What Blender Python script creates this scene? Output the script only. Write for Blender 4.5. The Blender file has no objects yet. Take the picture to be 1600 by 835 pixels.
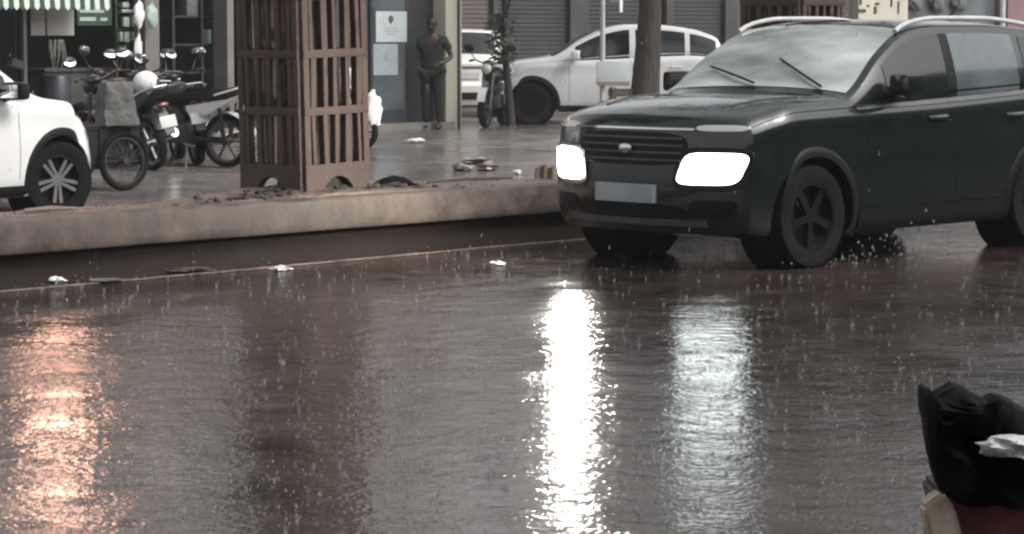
import bpy, bmesh, math, random
from mathutils import Vector, Matrix, noise
random.seed(11)
R = math.radians
scene = bpy.context.scene
C = scene.collection

# ------------------------------------------------------------------ camera model
F, HC, YH = 4053.0, 1.49, 51.0            # focal length in photo pixels, camera height, horizon row
PITCH = math.atan((417.5 - YH) / F)
def ray(px, py):
    cx, cy = (px - 800) / F, (417.5 - py) / F
    return Vector((cx, math.cos(PITCH) + cy * math.sin(PITCH), -math.sin(PITCH) + cy * math.cos(PITCH)))
KX, KY = -2.97, 15.06                      # a point on the kerb's foot
UV = Vector((0.67, 0.742, 0)); UV.normalize()
NV = Vector((-UV.y, UV.x, 0))
STREET = math.atan2(UV.y, UV.x)
def st(a, b, z=0.0):                       # street coordinates: along the kerb, away from the road
    return Vector((KX, KY, 0)) + UV * a + NV * b + Vector((0, 0, z))
def ab(p):
    d = Vector((p[0] - KX, p[1] - KY, 0)); return d.dot(UV), d.dot(NV)
def lane_z(b):                             # the service lane climbs gently to the shops
    t = min(1, max(0, (b - 0.9) / 12.0)); return -0.12 + 0.12 * t
def on_z(px, py, z=0.0):
    d = ray(px, py); t = (z - HC) / d.z; return Vector((d.x * t, d.y * t, z))
def on_lane(px, py):
    z = -0.06
    for _ in range(8):
        p = on_z(px, py, z); z = lane_z(ab(p)[1])
    return on_z(px, py, z)
def on_b(px, py, b):
    d = ray(px, py); o = Vector((0, 0, HC)); k = Vector((KX, KY, 0))
    t = (b - (o - k).dot(NV)) / d.dot(NV); return o + d * t
def on_y(px, py, Y):
    d = ray(px, py); t = Y / d.y; return Vector((d.x * t, Y, HC + d.z * t))

# ------------------------------------------------------------------ materials
def new_mat(name):
    m = bpy.data.materials.new(name); m.use_nodes = True
    nt = m.node_tree; b = nt.nodes['Principled BSDF']
    return m, nt, b
def pm(name, c1, c2=None, scale=6.0, rough=0.6, rough2=None, metal=0.0, bump=0.0, bscale=40.0, coat=0.0,
       spec=0.5, stretch=(1, 1, 1), trans=0.0, detail=6, ior=None, alpha=None):
    m, nt, b = new_mat(name); N, Lk = nt.nodes, nt.links
    tc = N.new('ShaderNodeTexCoord'); mp = N.new('ShaderNodeMapping')
    mp.inputs['Scale'].default_value = stretch
    Lk.new(tc.outputs['Object'], mp.inputs['Vector'])
    nz = N.new('ShaderNodeTexNoise'); nz.inputs['Scale'].default_value = scale
    nz.inputs['Detail'].default_value = detail; nz.inputs['Roughness'].default_value = 0.62
    Lk.new(mp.outputs[0], nz.inputs['Vector'])
    rp = N.new('ShaderNodeValToRGB')
    if c2 is None: c2 = tuple(min(1, x * 1.25) for x in c1)
    rp.color_ramp.elements[0].position = 0.32; rp.color_ramp.elements[1].position = 0.68
    rp.color_ramp.elements[0].color = (*c1, 1); rp.color_ramp.elements[1].color = (*c2, 1)
    Lk.new(nz.outputs['Fac'], rp.inputs['Fac']); Lk.new(rp.outputs[0], b.inputs['Base Color'])
    if rough2 is None: b.inputs['Roughness'].default_value = rough
    else:
        mr = N.new('ShaderNodeMapRange'); mr.inputs['From Min'].default_value = .35; mr.inputs['From Max'].default_value = .65
        mr.inputs['To Min'].default_value = rough; mr.inputs['To Max'].default_value = rough2
        Lk.new(nz.outputs['Fac'], mr.inputs['Value']); Lk.new(mr.outputs[0], b.inputs['Roughness'])
    b.inputs['Metallic'].default_value = metal; b.inputs['Coat Weight'].default_value = coat
    b.inputs['Coat Roughness'].default_value = 0.06
    b.inputs['Specular IOR Level'].default_value = spec; b.inputs['Transmission Weight'].default_value = trans
    if ior: b.inputs['IOR'].default_value = ior
    if alpha is not None: b.inputs['Alpha'].default_value = alpha
    if bump:
        n2 = N.new('ShaderNodeTexNoise'); n2.inputs['Scale'].default_value = bscale; n2.inputs['Detail'].default_value = 4
        Lk.new(mp.outputs[0], n2.inputs['Vector'])
        bp = N.new('ShaderNodeBump'); bp.inputs['Strength'].default_value = 1.0; bp.inputs['Distance'].default_value = bump
        Lk.new(n2.outputs['Fac'], bp.inputs['Height']); Lk.new(bp.outputs[0], b.inputs['Normal'])
    return m
def em(name, col, strength):
    m, nt, b = new_mat(name)
    b.inputs['Base Color'].default_value = (.8, .8, .8, 1); b.inputs['Roughness'].default_value = .2
    b.inputs['Emission Color'].default_value = (*col, 1); b.inputs['Emission Strength'].default_value = strength
    return m
def wet_mat(name, c1, c2, r0, r1, ripple, fine, rings, big=0.35):
    """wet asphalt: muddy colour, patchy water film, ripples and rain rings"""
    m, nt, b = new_mat(name); N, Lk = nt.nodes, nt.links
    tc = N.new('ShaderNodeTexCoord'); co = tc.outputs['Object']
    def nz(scale, detail=4, rough=.55):
        n = N.new('ShaderNodeTexNoise'); n.inputs['Scale'].default_value = scale; n.inputs['Detail'].default_value = detail
        n.inputs['Roughness'].default_value = rough; Lk.new(co, n.inputs['Vector']); return n.outputs['Fac']
    def mth(op, a, c):
        n = N.new('ShaderNodeMath'); n.operation = op
        for i, v in enumerate((a, c)):
            if isinstance(v, (int, float)): n.inputs[i].default_value = v
            else: Lk.new(v, n.inputs[i])
        return n.outputs[0]
    def mr(v, a0, a1, b0, b1):
        n = N.new('ShaderNodeMapRange'); Lk.new(v, n.inputs['Value'])
        for k, x in zip(('From Min', 'From Max', 'To Min', 'To Max'), (a0, a1, b0, b1)): n.inputs[k].default_value = x
        return n.outputs[0]
    L = nz(big, 5, .6); mid = nz(2.2, 6, .65); grit = nz(60, 3, .7)
    rp = N.new('ShaderNodeValToRGB'); rp.color_ramp.elements[0].color = (*c1, 1); rp.color_ramp.elements[1].color = (*c2, 1)
    rp.color_ramp.elements[0].position = .3; rp.color_ramp.elements[1].position = .7
    Lk.new(mth('ADD', mth('ADD', mth('MULTIPLY', mid, .4), mth('MULTIPLY', grit, .25)), mth('MULTIPLY', L, .35)), rp.inputs['Fac']); Lk.new(rp.outputs[0], b.inputs['Base Color'])
    Lk.new(mr(mth('ADD', mth('MULTIPLY', L, .6), mth('MULTIPLY', mid, .4)), .38, .62, r0, r1), b.inputs['Roughness'])
    b.inputs['IOR'].default_value = 1.36
    vo = N.new('ShaderNodeTexVoronoi'); vo.inputs['Scale'].default_value = 4.3; Lk.new(co, vo.inputs['Vector'])
    d = vo.outputs['Distance']
    ring = mth('MULTIPLY', mth('SINE', mth('MULTIPLY', d, 55.0), 0), mr(d, 0, .45, 1, 0))
    amp = mr(mth('ADD', mth('MULTIPLY', L, .5), mth('MULTIPLY', mid, .5)), .38, .62, .15, 1.6)
    h = mth('ADD', mth('MULTIPLY', nz(9, 3), ripple), mth('MULTIPLY', nz(34, 2), fine))
    h = mth('ADD', h, mth('MULTIPLY', ring, rings)); h = mth('MULTIPLY', h, amp)
    bp = N.new('ShaderNodeBump'); bp.inputs['Strength'].default_value = 1; bp.inputs['Distance'].default_value = 1
    Lk.new(h, bp.inputs['Height']); Lk.new(bp.outputs[0], b.inputs['Normal'])
    return m

M = {}
M['road'] = wet_mat('wet_road', (.012, .0090, .0082), (.060, .043, .037), .05, .24, .0048, .0024, .0011)
M['lane'] = wet_mat('wet_lane', (.075, .065, .062), (.19, .170, .163), .10, .36, .0016, .0008, .0002)
M['ground'] = pm('earth', (.10, .08, .065), (.16, .13, .11), 2, .8)
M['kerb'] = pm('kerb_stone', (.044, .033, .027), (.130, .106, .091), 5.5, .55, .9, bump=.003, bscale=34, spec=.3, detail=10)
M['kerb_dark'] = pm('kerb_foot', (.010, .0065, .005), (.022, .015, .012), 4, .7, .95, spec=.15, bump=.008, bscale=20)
M['mud'] = pm('mud', (.060, .040, .030), (.17, .125, .100), 4, .35, .75, bump=.03, bscale=14, detail=9)
M['rust'] = pm('rusty_concrete', (.030, .0175, .013), (.092, .060, .047), 8, .5, .85, bump=.006, bscale=60)
M['bark'] = pm('bark', (.024, .019, .016), (.062, .049, .041), 9, .8, bump=.03, bscale=18, stretch=(1, 1, .25))
M['leaf'] = pm('leaf', (.025, .045, .018), (.06, .09, .035), 3, .45)
M['leaf_dark'] = pm('leaf_dark', (.018, .028, .020), (.045, .060, .045), 3, .5)
M['paint_dark'] = pm('dark_green_paint', (.0032, .0075, .0062), (.0052, .0105, .0090), 3, .25, coat=1.0, bump=.0007, bscale=70, spec=.3)
M['paint_white'] = pm('white_paint', (.76, .76, .75), (.83, .83, .82), 2, .3, coat=.8, bump=.0004, bscale=60)
M['paint_silver'] = pm('pearl_white_paint', (.60, .60, .60), (.68, .68, .67), 2, .3, coat=.8)
M['paint_cream'] = pm('ivory_paint', (.70, .69, .63), (.78, .77, .71), 2, .35, coat=.6)
M['clad'] = pm('black_plastic', (.005, .005, .0055), (.009, .009, .010), 8, .5, spec=.2)
M['satin'] = pm('grey_plastic', (.055, .057, .060), (.085, .088, .09), 8, .4)
M['tyre'] = pm('tyre_rubber', (.005, .005, .005), (.011, .011, .011), 12, .7, spec=.15, bump=.004, bscale=30)
M['alloy'] = pm('alloy', (.50, .51, .52), (.62, .62, .63), 6, .28, metal=.9)
M['darkrim'] = pm('dark_rim', (.005, .005, .0055), (.009, .009, .0095), 6, .45, spec=.2)
M['chrome'] = pm('chrome', (.62, .63, .64), (.70, .71, .72), 3, .12, metal=1.0)
M['mirror'] = pm('mirror_glass', (.9, .9, .9), (.93, .93, .93), 3, .04, metal=1.0)
M['glass'] = pm('tinted_glass', (.008, .010, .011), (.012, .014, .015), 3, .05, coat=.4, bump=.0006, bscale=50)
M['screen'] = pm('sky_streak_screen', (.10, .12, .118), (.60, .64, .62), 1.6, .10, .28, bump=.0010, bscale=38, coat=1.0, spec=.9, stretch=(1.3, .45, 1.3), detail=3)  # bright sky reflections painted as pale streaks in the windscreen's base colour
M['rearglass'] = pm('sky_teal_glass', (.050, .065, .068), (.11, .135, .14), 2.0, .08, .2, bump=.0006, bscale=40, coat=.5)  # sky light on the rear side panes put into a paler teal base
M['plate'] = pm('plate_white', (.50, .51, .50), (.62, .62, .61), 9, .4)
M['lamp_on'] = em('headlamp_on', (.90, 1.0, .97), 6.0)
M['lamp_full'] = em('headlamp_full', (1.0, .95, .85), 160.0)
M['lens'] = pm('lamp_lens', (.45, .46, .47), (.6, .6, .6), 4, .1, coat=1)
M['tail'] = pm('tail_lens', (.10, .008, .008), (.15, .012, .010), 4, .15, coat=1)
M['concrete'] = pm('plaster_grey', (.13, .12, .11), (.20, .187, .172), 1.2, .8, bump=.006)
M['plaster'] = pm('plaster_pale', (.38, .34, .325), (.52, .475, .455), .7, .8, bump=.004, stretch=(1, 1, .4))
M['cream'] = pm('plaster_cream', (.40, .375, .305), (.53, .50, .42), 1.5, .7, bump=.004, stretch=(1, 1, .3))
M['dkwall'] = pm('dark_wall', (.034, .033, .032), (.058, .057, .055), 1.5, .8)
M['slate'] = pm('slate_shutter', (.019, .022, .025), (.031, .035, .038), 2.5, .55, bump=.004)
M['brownshut'] = pm('brown_shutter', (.075, .062, .058), (.105, .088, .083), 2.5, .6)
M['shopglass'] = pm('shop_glass', (.055, .066, .075), (.12, .138, .148), .9, .10, .25, coat=.3)
M['frame'] = pm('dark_frame', (.022, .022, .023), (.035, .035, .036), 6, .45)
M['paper'] = pm('paper', (.42, .47, .47), (.52, .56, .56), 4, .7)
M['paper2'] = pm('paper_old', (.26, .30, .32), (.36, .40, .42), 4, .7)
M['ink'] = pm('ink', (.05, .08, .085), (.07, .10, .10), 8, .7)
M['grn'] = pm('green_cloth', (.020, .060, .032), (.035, .085, .046), 6, .8)
M['wht'] = pm('white_cloth', (.50, .56, .50), (.62, .67, .61), 6, .8)
M['board'] = pm('cream_board', (.36, .36, .31), (.44, .43, .38), 3, .6)
M['greenpaint'] = pm('green_paint', (.022, .046, .031), (.040, .070, .048), 3, .5)
M['palegreen'] = pm('pale_green', (.28, .37, .31), (.40, .48, .42), 5, .5)
M['plastic_w'] = pm('white_plastic', (.66, .67, .67), (.78, .78, .78), 9, .35, bump=.01, bscale=25)
M['plastic_blue'] = pm('blue_plastic', (.010, .014, .022), (.015, .020, .030), 5, .4)
M['greycloth'] = pm('grey_cloth', (.075, .075, .072), (.135, .135, .128), 7, .7, bump=.02, bscale=16)
M['black'] = pm('black_metal', (.010, .010, .011), (.020, .020, .021), 7, .4)
M['eng'] = pm('engine_metal', (.06, .06, .06), (.14, .14, .14), 9, .4, metal=.6)
M['seat'] = pm('seat_vinyl', (.012, .012, .012), (.020, .020, .020), 9, .4)
M['skin'] = pm('skin', (.055, .032, .023), (.075, .044, .031), 6, .55)
M['hair'] = pm('hair', (.010, .008, .007), (.018, .014, .012), 20, .5)
M['shirt'] = pm('shirt', (.016, .019, .017), (.028, .032, .028), 8, .85, bump=.01, bscale=18)
M['trousers'] = pm('trousers', (.012, .013, .014), (.022, .023, .024), 8, .85, bump=.01, bscale=14)
M['wood'] = pm('old_wood', (.14, .105, .08), (.25, .20, .16), 5, .6, stretch=(1, 1, .2))
M['redbox'] = pm('dark_red_paint', (.035, .006, .006), (.075, .014, .012), 7, .4, .7)
M['pinkwall'] = pm('pink_wall', (.15, .085, .085), (.21, .125, .125), 1.5, .7)
M['tarp'] = pm('black_sheet', (.0018, .0018, .0016), (.004, .0038, .0034), 6, .6, .85, bump=.006, bscale=30, spec=.08)
M['rag'] = pm('wet_rag', (.38, .38, .37), (.62, .62, .61), 12, .6, bump=.02, bscale=35)
M['endgrain'] = pm('pale_wood', (.30, .24, .18), (.50, .43, .34), 9, .55, bump=.008, bscale=30)
M['pinkpaper'] = pm('pink_paper', (.17, .145, .138), (.30, .265, .25), 5, .4)
M['pole'] = pm('pole_paint', (.45, .45, .44), (.58, .58, .57), 6, .4)
M['sign_on'] = em('lit_orange_sign', (1.0, .50, .34), 9.0)
M['water'] = pm('splash_water', (.30, .30, .31), (.42, .42, .43), 5, .12, spec=.6, alpha=.5)

# ------------------------------------------------------------------ mesh helpers
class MB:
    def __init__(s): s.bm = bmesh.new()
    def verts(s, pts): return [s.bm.verts.new(Vector(p)) for p in pts]
    def face(s, pts):
        return s.bm.faces.new(s.verts(pts))
    def box(s, c, size, rz=0.0, rx=0.0, ry=0.0, bevel=0.0):
        m = Matrix.Translation(Vector(c)) @ Matrix.Rotation(rz, 4, 'Z') @ Matrix.Rotation(ry, 4, 'Y') @ Matrix.Rotation(rx, 4, 'X') @ Matrix.Diagonal((*size, 1))
        r = bmesh.ops.create_cube(s.bm, size=1, matrix=m)
        if bevel:
            es = list({e for v in r['verts'] for e in v.link_edges})
            bmesh.ops.bevel(s.bm, geom=es, offset=bevel, segments=2, affect='EDGES', profile=.6)
        return s
    def span(s, x0, x1, y0, y1, z0, z1, bevel=0.0):
        return s.box(((x0 + x1) / 2, (y0 + y1) / 2, (z0 + z1) / 2), (abs(x1 - x0), abs(y1 - y0), abs(z1 - z0)), bevel=bevel)
    def tube(s, pts, r, seg=10, caps=True):
        pts = [Vector(p) for p in pts]; n = len(pts)
        rs = r if isinstance(r, (list, tuple)) else [r] * n
        rings = []; up = Vector((0, 0, 1)); prev = None
        for i, p in enumerate(pts):
            t = (pts[min(i + 1, n - 1)] - pts[max(i - 1, 0)]).normalized()
            if prev is None:
                a = t.orthogonal().normalized()
            else:
                a = (prev - t * prev.dot(t)); a = a.normalized() if a.length > 1e-5 else t.orthogonal().normalized()
            prev = a; b = t.cross(a)
            rings.append([s.bm.verts.new(p + (a * math.cos(q) + b * math.sin(q)) * rs[i]) for q in [2 * math.pi * k / seg for k in range(seg)]])
        for i in range(n - 1):
            for k in range(seg):
                s.bm.faces.new((rings[i][k], rings[i][(k + 1) % seg], rings[i + 1][(k + 1) % seg], rings[i + 1][k]))
        if caps:
            s.bm.faces.new(rings[0][::-1]); s.bm.faces.new(rings[-1])
        return s
    def ell(s, c, rad, rz=0.0, rx=0.0, ry=0.0, u=16, v=10, jit=0.0, seed=0):
        m = Matrix.Translation(Vector(c)) @ Matrix.Rotation(rz, 4, 'Z') @ Matrix.Rotation(ry, 4, 'Y') @ Matrix.Rotation(rx, 4, 'X') @ Matrix.Diagonal((*rad, 1))
        def pt(a, b):
            q, h = 2 * math.pi * a / u, math.pi * b / v - math.pi / 2
            p = Vector((math.cos(q) * math.cos(h), math.sin(q) * math.cos(h), math.sin(h)))
            if jit: p *= 1 + jit * noise.noise(p * 2.1 + Vector((seed * 7.3, 1.7, 3.1)))
            return s.bm.verts.new(m @ p)
        lo, hi = pt(0, 0), pt(0, v); rg = [[pt(a, b) for a in range(u)] for b in range(1, v)]
        for a in range(u):
            c = (a + 1) % u
            s.bm.faces.new((lo, rg[0][c], rg[0][a])); s.bm.faces.new((hi, rg[-1][a], rg[-1][c]))
            for b in range(v - 2): s.bm.faces.new((rg[b][a], rg[b][c], rg[b + 1][c], rg[b + 1][a]))
        return s
    def lathe(s, prof, axis='Z', seg=32, mat=None):
        """prof: list of (r, h); closed surface of revolution about axis through origin then mat"""
        mat = mat or Matrix.Identity(4); rings = []
        for r, h in prof:
            ring = []
            for k in range(seg):
                q = 2 * math.pi * k / seg
                p = {'Z': (r * math.cos(q), r * math.sin(q), h), 'Y': (r * math.cos(q), h, r * math.sin(q)), 'X': (h, r * math.cos(q), r * math.sin(q))}[axis]
                ring.append(s.bm.verts.new(mat @ Vector(p)))
            rings.append(ring)
        for i in range(len(rings) - 1):
            for k in range(seg):
                s.bm.faces.new((rings[i][k], rings[i][(k + 1) % seg], rings[i + 1][(k + 1) % seg], rings[i + 1][k]))
        return s
    def prism(s, poly, axis, h0, h1, mat=None):
        """extrude a 2D polygon; axis is the extrusion axis"""
        mat = mat or Matrix.Identity(4)
        def P(p, h): return mat @ Vector({'X': (h, p[0], p[1]), 'Y': (p[0], h, p[1]), 'Z': (p[0], p[1], h)}[axis])
        a = [s.bm.verts.new(P(p, h0)) for p in poly]; b = [s.bm.verts.new(P(p, h1)) for p in poly]
        s.bm.faces.new(a); s.bm.faces.new(b[::-1]); n = len(poly)
        for i in range(n): s.bm.faces.new((a[i], b[i], b[(i + 1) % n], a[(i + 1) % n]))
        return s
    def grid(s, fn, nu, nv):
        g = [[s.bm.verts.new(fn(i / nu, j / nv)) for j in range(nv + 1)] for i in range(nu + 1)]
        for i in range(nu):
            for j in range(nv): s.bm.faces.new((g[i][j], g[i + 1][j], g[i + 1][j + 1], g[i][j + 1]))
        return g
    def build(s, name, mat, parent=None, smooth=True, sharp=38, weld=0.0, loc=None, rz=None):
        bm = s.bm
        if weld: bmesh.ops.remove_doubles(bm, verts=bm.verts, dist=weld)
        bmesh.ops.recalc_face_normals(bm, faces=bm.faces)
        if smooth:
            for f in bm.faces: f.smooth = True
            lim = R(sharp)
            for e in bm.edges:
                if len(e.link_faces) == 2 and e.calc_face_angle(0) > lim: e.smooth = False
        me = bpy.data.meshes.new(name); bm.to_mesh(me); bm.free()
        o = bpy.data.objects.new(name, me); C.objects.link(o)
        for mm in (mat if isinstance(mat, (list, tuple)) else [mat]): me.materials.append(mm)
        if parent: o.parent = parent
        if loc is not None: o.location = loc
        if rz is not None: o.rotation_euler = (0, 0, rz)
        return o
def tag(o, label=None, cat=None, group=None, kind=None):
    if label: o['label'] = label
    if cat: o['category'] = cat
    if group: o['group'] = group
    if kind: o['kind'] = kind
    return o
def thing(name, label, cat, loc=(0, 0, 0), rz=0.0, group=None, rx=0.0, ry=0.0):
    o = bpy.data.objects.new(name, None); C.objects.link(o); o.empty_display_size = .1
    o.location = loc; o.rotation_euler = (rx, ry, rz)
    return tag(o, label, cat, group)
def evaluated(o):
    dg = bpy.context.evaluated_depsgraph_get(); dg.update()
    me = bpy.data.meshes.new_from_object(o.evaluated_get(dg)); return me
def copy_tree(o, parent=None):
    c = o.copy(); C.objects.link(c)
    if parent: c.parent = parent
    for ch in list(o.children): copy_tree(ch, c)
    return c
def lerp(a, b, t): return a + (b - a) * t
def tab(tbl, x):                           # smooth table lookup
    if x <= tbl[0][0]: return tbl[0][1]
    if x >= tbl[-1][0]: return tbl[-1][1]
    n = len(tbl)
    def slope(i):
        if i == 0 or i == n - 1: return 0.0 if i else (tbl[1][1] - tbl[0][1]) / (tbl[1][0] - tbl[0][0])
        d0 = (tbl[i][1] - tbl[i - 1][1]) / (tbl[i][0] - tbl[i - 1][0]); d1 = (tbl[i + 1][1] - tbl[i][1]) / (tbl[i + 1][0] - tbl[i][0])
        return 0.0 if d0 * d1 <= 0 else 2 * d0 * d1 / (d0 + d1)
    for i in range(n - 1):
        if x <= tbl[i + 1][0]:
            h = tbl[i + 1][0] - tbl[i][0]; t = (x - tbl[i][0]) / h
            return ((2 * t**3 - 3 * t * t + 1) * tbl[i][1] + (t**3 - 2 * t * t + t) * h * slope(i)
                    + (3 * t * t - 2 * t**3) * tbl[i + 1][1] + (t**3 - t * t) * h * slope(i + 1))

# ------------------------------------------------------------------ cars
class Car:
    """A lofted car. x runs from the nose (0) to the tail (L); local origin is under the middle."""
    def __init__(s, **k):
        s.__dict__.update(dict(L=4.0, W=1.77, front_axle=.81, wheelbase=2.5, tyre=.33, tumble=.20, bowf=.26, bowr=.16, crown=.035), **k)
        s.hw = s.W / 2
    def base(s, x): return tab(s.bottom, x)
    def plan(s, x): return s.hw * tab([(0, .955), (.6, .995), (1.2, 1), (s.L - 1.0, 1), (s.L - .4, .985), (s.L, .93)], x)
    def section(s, x):
        zb, w, zt, zl = s.base(x), s.plan(x), tab(s.top, x), tab(s.belt, x)
        zl = min(zl, zt - .035)
        pts = [(0, zb), (.45 * w, zb), (.80 * w, zb), (.93 * w, zb + .015), (.97 * w, zb + .06)]
        for t, f in ((.18, .988), (.32, .997), (.46, 1.0), (.58, 1.0), (.68, .994), (.76, .985), (.84, .985), (.91, .982), (.96, .974), (1.0, .955)):
            pts.append((f * w, zb + .06 + (zl - zb - .06) * t))
        hgt = zt - .03 - zl; wt = .955 * w - max(0, hgt) * s.tumble - .02
        for t in (.03, .12, .25, .4, .55, .7, .85, .94, 1.0):
            pts.append((lerp(.955 * w, wt, t) + .018 * math.sin(math.pi * t) * min(1, hgt / .3) - (0.012 if t < .04 else 0), zl + hgt * t))
        for t in (.35, .7):
            pts.append((wt - .05 * t, zt - .03 + .022 * t))
        e = wt - .05
        for t in (.75, .5, .25, 0): pts.append((e * t, zt - .008 + s.crown * (1 - t * t) * .8))
        return pts
    def warp(s, x, y, z):
        w = s.hw; q = min(1.05, abs(y) / w)
        f = max(0, 1 - x / .75); f = f * f * (3 - 2 * f)
        g = max(0, 1 - (s.L - x) / .6); g = g * g * (3 - 2 * g)
        return x + f * (s.bowf * q**2.6 + tab(s.lean_f, z)) - g * (s.bowr * q**2.8 + tab(s.lean_r, z))
    def P(s, x, y, z): return Vector((s.warp(x, y, z) - s.L / 2, y, z))
    def side_y(s, x, z):
        p = s.section(x)[3:-6]
        for i in range(len(p) - 1):
            if p[i][1] <= z <= p[i + 1][1] and p[i + 1][1] > p[i][1]:
                return lerp(p[i][0], p[i + 1][0], (z - p[i][1]) / (p[i + 1][1] - p[i][1]))
        return p[0][0] if z < p[0][1] else p[-1][0]
    def side(s, x, z, sg, off): return s.P(x, sg * (s.side_y(x, z) + off), z)
    def front(s, y, z, off): return Vector((s.warp(0, y, z) - off - s.L / 2, y, z))
    def rear(s, y, z, off): return Vector((s.warp(s.L, y, z) + off - s.L / 2, y, z))
    def topz(s, x, y):
        p = s.section(x)[-7:]
        for i in range(len(p) - 1):
            if p[i + 1][0] <= abs(y) <= p[i][0]:
                d = p[i][0] - p[i + 1][0]
                return lerp(p[i][1], p[i + 1][1], (p[i][0] - abs(y)) / d if d else 0)
        return p[0][1]
    def upper(s, x, y, off):                # a point on hood / screen / roof
        z = s.topz(x, y); dz = (s.topz(x + .02, y) - s.topz(x - .02, y)) / .04
        n = Vector((-dz, 0, 1)).normalized(); p = s.P(x, y, z); return p + n * off
    def body(s, mat, parent):
        mb = MB(); bm = mb.bm; xs = []; x = 0
        while x < s.L - 1e-6: xs.append(x); x += .045
        xs.append(s.L); rings = []
        for x in xs:
            h = s.section(x)
            full = h + [(-y, z) for y, z in h[-2:0:-1]]
            rings.append([bm.verts.new(s.P(x, y, z)) for y, z in full])
        n = len(rings[0])
        for i in range(len(rings) - 1):
            for k in range(n): bm.faces.new((rings[i][k], rings[i][(k + 1) % n], rings[i + 1][(k + 1) % n], rings[i + 1][k]))
        for x in (0, s.L):
            h = s.section(x); cols = 14
            mb.grid(lambda u, v: s.P(x, h[round(u * (len(h) - 1))][0] * (1 - 2 * v), h[round(u * (len(h) - 1))][1]), len(h) - 1, cols)
        bmesh.ops.remove_doubles(bm, verts=bm.verts, dist=.0004)
        bmesh.ops.dissolve_degenerate(bm, edges=bm.edges, dist=.0003)
        o = mb.build('body', mat, parent)
        cut = MB()
        for ax in (s.front_axle, s.front_axle + s.wheelbase):
            for sg in (-1, 1):
                m = Matrix.Translation((ax - s.L / 2, 0, s.tyre))
                r = s.tyre + .055
                cut.lathe([(0.0001, sg * (s.hw - .33)), (r, sg * (s.hw - .33)), (r, sg * (s.hw + .2)), (0.0001, sg * (s.hw + .2))], 'Y', 40, m)
        c = cut.build('cut', mat, None, weld=.0002); c.parent = parent
        md = o.modifiers.new('b', 'BOOLEAN'); md.operation = 'DIFFERENCE'; md.object = c; md.solver = 'EXACT'
        me = evaluated(o); o.modifiers.clear(); old = o.data; o.data = me; bpy.data.meshes.remove(old)
        me.name = 'body'; bpy.data.objects.remove(c)
        bm = bmesh.new(); bm.from_mesh(me)
        for f in bm.faces: f.smooth = True
        for e in bm.edges:
            e.smooth = not (len(e.link_faces) == 2 and e.calc_face_angle(0) > R(38))
        bm.to_mesh(me); bm.free()
        return o
    def strip(s, name, mat, parent, x0, x1, lo, hi, sides=(-1, 1), off=.006, nu=24, nv=6, one=True):
        """panel on the flanks between two curves lo(x), hi(x)"""
        out = []
        for sg in sides:
            mb = MB(); f = lambda u, v: (lerp(x0, x1, u), lerp(lo(lerp(x0, x1, u)), hi(lerp(x0, x1, u)), v))
            mb.grid(lambda u, v: s.side(*f(u, v), sg, off), nu, nv)
            out.append(mb.build(name, mat, parent))
        return out
    def patch(s, name, mat, parent, fn, shape, nu=18, nv=8, thick=.02):
        """solid lens/panel on a surface: fn(a,b,off) gives points, shape maps the unit square to (a,b)"""
        mb = MB(); g = mb.grid(lambda u, v: fn(*shape(u, v), thick), nu, nv); g2 = mb.grid(lambda u, v: fn(*shape(u, v), -.01), nu, nv)
        def band(a, b):
            for i in range(len(a) - 1): mb.bm.faces.new((a[i], a[i + 1], b[i + 1], b[i]))
        band(g[0], g2[0]); band(g[-1], g2[-1]); band([r[0] for r in g], [r[0] for r in g2]); band([r[-1] for r in g], [r[-1] for r in g2])
        return mb.build(name, mat, parent)
    def wheel(s, x, sg, parent, rim_mat, spokes=5, steer=0.0, r=None, blades=False):
        r = r or s.tyre; t = .10
        e = MB(); rr = r * .66
        e.lathe([(rr, -t * .9), (r * .86, -t), (r * .95, -t * .96), (r * .99, -t * .72), (r, -t * .3), (r, t * .3), (r * .99, t * .72), (r * .95, t * .96), (r * .86, t), (rr, t * .9), (rr * .98, 0), (rr, -t * .9)], 'Y', 48)
        w = e.build('wheel', M['tyre'], parent, loc=(x - s.L / 2, sg * (s.hw - .115), r), rz=steer)
        q = MB()
        q.lathe([(rr, -t * .8), (rr * 1.01, t * .86), (rr * .93, t * .88), (rr * .90, t * .5), (rr * .90, -t * .8), (rr, -t * .8)], 'Y', 40)
        d = MB(); d.lathe([(0.001, t * .18), (rr * .9, t * .18)], 'Y', 32); d.lathe([(.001, -t * .3), (rr * .9, -t * .3)], 'Y', 32)
        d.build('rim_well', M['darkrim'], w, rz=0 if sg > 0 else math.pi)
        q.lathe([(.001, t * .7), (rr * .22, t * .7), (rr * .26, t * .3), (.001, t * .3)], 'Y', 20)
        for k in range(spokes):
            a = 2 * math.pi * k / spokes + .3
            m = Matrix.Rotation(a, 4, 'Y')
            for o in ((-.07, .07) if blades else (0,)):
                wd = rr * (.075 if blades else .12)
                poly = [(rr * .15, -wd * .8 + o * rr), (rr * .93, -wd + o * rr * 2.2), (rr * .93, wd + o * rr * 2.2), (rr * .15, wd * .8 + o * rr)]
                q.prism([(p[0], p[1]) for p in poly], 'Y', t * .45, t * .72, m)
        if blades:
            k2 = MB(); k2.lathe([(rr, -t * .8), (rr * 1.015, t * .87), (rr * .90, t * .89), (rr * .885, t * .5), (rr * .89, -t * .8)], 'Y', 40); k2.build('rim_lip', M['darkrim'], w, rz=0 if sg > 0 else math.pi)
        q.build('rim', rim_mat, w, rz=0 if sg > 0 else math.pi)
        return w
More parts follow.
